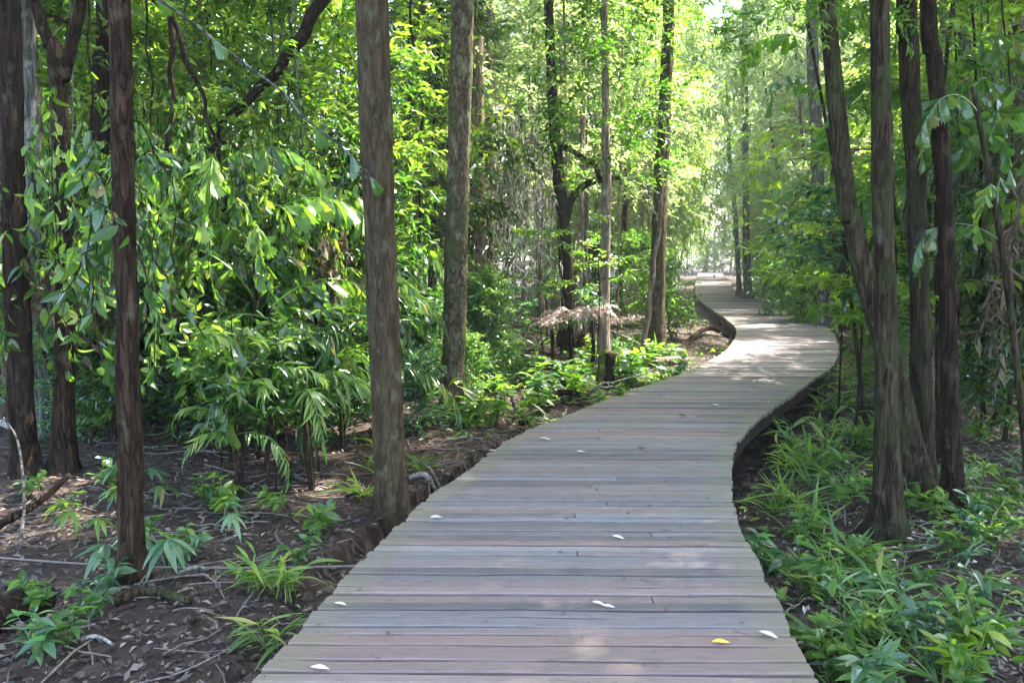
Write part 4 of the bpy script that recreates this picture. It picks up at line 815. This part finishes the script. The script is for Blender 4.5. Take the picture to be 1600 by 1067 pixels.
a = Acc(); C2 = curve([[-.06, -.02, -.1], [-.06, -.03, .2], [-.05, -.02, .56]], 12); a.add(*tube(C2, np.linspace(.12, .055, 12), 14, True, .12, rs)); link('moss', a.mesh('moss', BM['moss'], True), root)
p0, p1 = at(-60, 866, 4.6), at(556, 884, 4.25); w = np.array([p0 + (p1 - p0) * t - [0, 0, .10 * math.sin(math.pi * t) * .4] for t in np.linspace(0, 1, 24)]); o = p0.copy(); a = Acc(); a.add(*tube(w - o, .006, 6)); tag(link('wire', a.mesh('wire', plain('old_wire', (.12, .09, .07))), None, o), 'thin rusty wire stretched low over the litter to the boardwalk', 'wire')
# ------------------------------------------------------------------ leaves lying on the boardwalk
FL = {'white': plain('leaf_white', (.55, .53, .48), .6, .1), 'yellow': plain('leaf_yellow', (.62, .42, .03), .5, .3), 'brown': plain('leaf_brown', (.06, .04, .03)), 'tan': plain('leaf_tan', (.42, .34, .25), .6)}
for px, py, L, az, c, lab in [(682, 810, .085, .5, 'white', 'pale fallen leaf nearest the thick brown trunk on the deck'), (966, 841, .075, -.3, 'white', 'pale curled leaf in the middle of the deck'), (935, 944, .06, -.3, 'white', 'white leaf half touching another in the middle foreground'), (951, 949, .06, 0, 'white', 'white leaf tip right of its touching twin'), (1127, 1006, .085, .2, 'yellow', 'yellow curled leaf on the nearest planks'),
                              (1201, 994, .08, -.5, 'white', 'pale leaf near the lower deck corner'), (500, 1046, .075, .1, 'white', 'pale leaf at the lower left of the deck'), (908, 707, .08, .3, 'white', 'faint pale leaf beyond the middle of the deck'), (852, 687, .1, -.2, 'tan', "tan leaf near the deck's far left edge"), (1002, 701, .08, .4, 'brown', 'dark curled leaf beyond the middle of the deck'),
                              (1066, 650, .09, -.2, 'brown', 'small dark leaf below the bend'), (1119, 634, .09, .1, 'white', 'tiny pale leaf on the bend'), (876, 863, .04, 1.0, 'brown', 'dark bit of twig by a plank joint'), (1016, 791, .05, .1, 'brown', 'dark speck-like leaf in the middle of the deck'), (532, 945, .06, -.1, 'tan', 'tan leaf near the lower left deck edge'), (770, 705, .07, .2, 'tan', 'tan leaf at the left deck edge beyond the trunk')]:
    p = on_plane(px, py, .004); a = Acc(); V, T = tpl_blade(.45, 5, .16, -.18, .45); a.add(V * L - [0, L / 2, -L * .02], T); o = link('fallen_leaf', a.mesh('fallen_leaf', FL[c]), None, p); o.rotation_euler = (0, 0, az + 1.57); tag(o, lab, 'leaf')
# ------------------------------------------------------------------ litter and low cover (nobody could count it)
def litter():
    rng = np.random.default_rng(8); N = 46000; Y = 2.6 + 24 * rng.random(N) ** 1.7; px = rng.uniform(-180, 1780, N); x = (px - CX) / FPX * Y; l, r = XL(Y), XR(Y)
    k = (x < l + .02) | (x > r - .02); k &= ~((rng.random(N) < .2)); x, Y = x[k], Y[k]; n = len(x); z = zg(x, Y) + rng.uniform(.004, .02, n); az = rng.uniform(0, 6.28, n)
    side = x > (XL(Y) + XR(Y)) / 2  # litter takes darker tones left of the deck, paler ones right
    for sel, lab, cols in ((~side, 'dark leaf litter left of the boardwalk', [(0, (.018, .011, .008)), (.5, (.045, .027, .019)), (.8, (.085, .055, .04)), (.95, (.15, .11, .085)), (1, (.27, .21, .15))]),
                           (side, 'pale leaf litter right of the boardwalk', [(0, (.02, .012, .009)), (.4, (.06, .038, .028)), (.62, (.12, .085, .068)), (.82, (.24, .19, .165)), (.985, (.36, .31, .27)), (1, (.3, .2, .03))])):
        q = np.nonzero(sel)[0]; n = len(q); a = Acc(); d = np.stack([np.cos(az[q]), np.sin(az[q]), rng.normal(0, .25, n)], 1); nr = np.array([[0, 0, 1.0]]) + rng.normal(0, .3, (n, 3))
        place(a, tpl_kite(.42, .09, .5, .08), np.stack([x[q], Y[q], z[q]], 1), d, nr, rng.uniform(.025, .085, n) * (.75 + .02 * Y[q]))
        m, nt, NN, L, b = mat('litter'); g = NN.new('ShaderNodeNewGeometry'); c = ramp(nt, g.outputs['Random Per Island'], cols); L.new(c, b.inputs['Base Color']); b.inputs['Roughness'].default_value = .55
        tag(link('leaf_litter', a.mesh('leaf_litter', m)), lab, None, None, 'stuff')
    a = Acc()
    for _ in range(1600):
        Y1 = 2.8 + 16 * rng.random() ** 1.5; x1 = (rng.uniform(-100, 1700) - CX) / FPX * Y1
        if float(XL(Y1)) - .3 < x1 < float(XR(Y1)) + .3: continue
        L_ = rng.uniform(.1, .45); aa = rng.uniform(0, 6.28); q = np.array([[x1 + math.cos(aa) * L_ * t + rng.normal(0, .012), Y1 + math.sin(aa) * L_ * t, 0] for t in (0, .35, .7, 1)]); q[:, 2] = zg(q[:, 0], q[:, 1]) + rng.uniform(.008, .04, 4); v, T, Q = tube(q, rng.uniform(.002, .007), 4, False); a.add(v, None, Q)
    tag(link('twig_litter', a.mesh('twig_litter', plain('twig', (.13, .095, .075), .8, .5), True)), 'small dead twigs strewn over the litter', None, None, 'stuff')
    a = Acc(); N = 5000; Y = 3 + 22 * rng.random(N) ** 1.2; px = rng.uniform(620, 1700, N); x = (px - CX) / FPX * Y; l, r = XL(Y), XR(Y); k = (x < l - .08) | (x > r + .08); x, Y = x[k], Y[k]
    dens = np.sin(1.7 * x + 2 * np.sin(.9 * Y)) + np.sin(2.3 * Y - x) ; k = dens > rng.uniform(-1.2, 1.6, len(x)); x, Y = x[k], Y[k]; n = len(x); az = rng.uniform(0, 6.28, n); place(a, BLADE, np.stack([x, Y, zg(x, Y) + rng.uniform(.02, .16, n)], 1), np.stack([np.cos(az), np.sin(az), rng.normal(.1, .35, n)], 1), np.array([[0, 0, 1.0]]) + rng.normal(0, .3, (n, 3)), rng.uniform(.05, .14, n))
    tag(link('ground_cover', a.mesh('ground_cover', LM['herb'])), 'low green seedlings covering the litter beside the boardwalk', None, None, 'stuff')
litter()
def debris():
    rng = np.random.default_rng(12); n = 150; Y = 2.9 + 14 * rng.random(n) ** 1.3; x = XL(Y) + (XR(Y) - XL(Y)) * rng.beta(.7, .7, n); az = rng.uniform(0, 6.28, n); a = Acc()
    place(a, tpl_kite(.5, .1, .5, .05), np.stack([x, Y, np.full(n, .008)], 1), np.stack([np.cos(az), np.sin(az), rng.normal(0, .1, n)], 1), np.array([[0, 0, 1.0]]) + rng.normal(0, .2, (n, 3)), rng.uniform(.012, .035, n))
    for _ in range(40):
        Y1 = rng.uniform(2.9, 10); x1 = float(XL(Y1)) + rng.uniform(.05, 2.0); q = rng.uniform(0, 6.28); L = rng.uniform(.03, .1); v, T, Q = tube(np.array([[x1 + math.cos(q) * L * t, Y1 + math.sin(q) * L * t, .007] for t in (0, .5, 1)]), .0016, 4, False); a.add(v, None, Q)
    tag(link('deck_debris', a.mesh('deck_debris', plain('crumbs', (.07, .05, .035), .8, .5))), 'brown leaf crumbs and bits of twig on the planks', None, None, 'stuff')
debris()
# ------------------------------------------------------------------ humid air
def haze():
    x0, x1, y0, y1, z0, z1 = -275, 275, -40, 345, -1.6, 48
    V = np.array([[x, y, z] for z in (z0, z1) for x, y in ((x0, y0), (x1, y0), (x1, y1), (x0, y1))]); Q = np.array([[3, 2, 1, 0], [4, 5, 6, 7], [0, 1, 5, 4], [1, 2, 6, 5], [2, 3, 7, 6], [3, 0, 4, 7]])
    m = bpy.data.materials.new('humid_air'); m.use_nodes = True; nt = m.node_tree; nt.nodes.remove(nt.nodes['Principled BSDF']); v = nt.nodes.new('ShaderNodeVolumePrincipled')
    v.inputs['Color'].default_value = (.95, .97, .95, 1); v.inputs['Density'].default_value = 0.0011; v.inputs['Anisotropy'].default_value = 0.35; nt.links.new(v.outputs[0], nt.nodes['Material Output'].inputs['Volume'])
    tag(link('haze', mesh('haze', V, Q, m)), 'thin bright humid air in the forest', None, None, 'stuff')
haze()
settle()
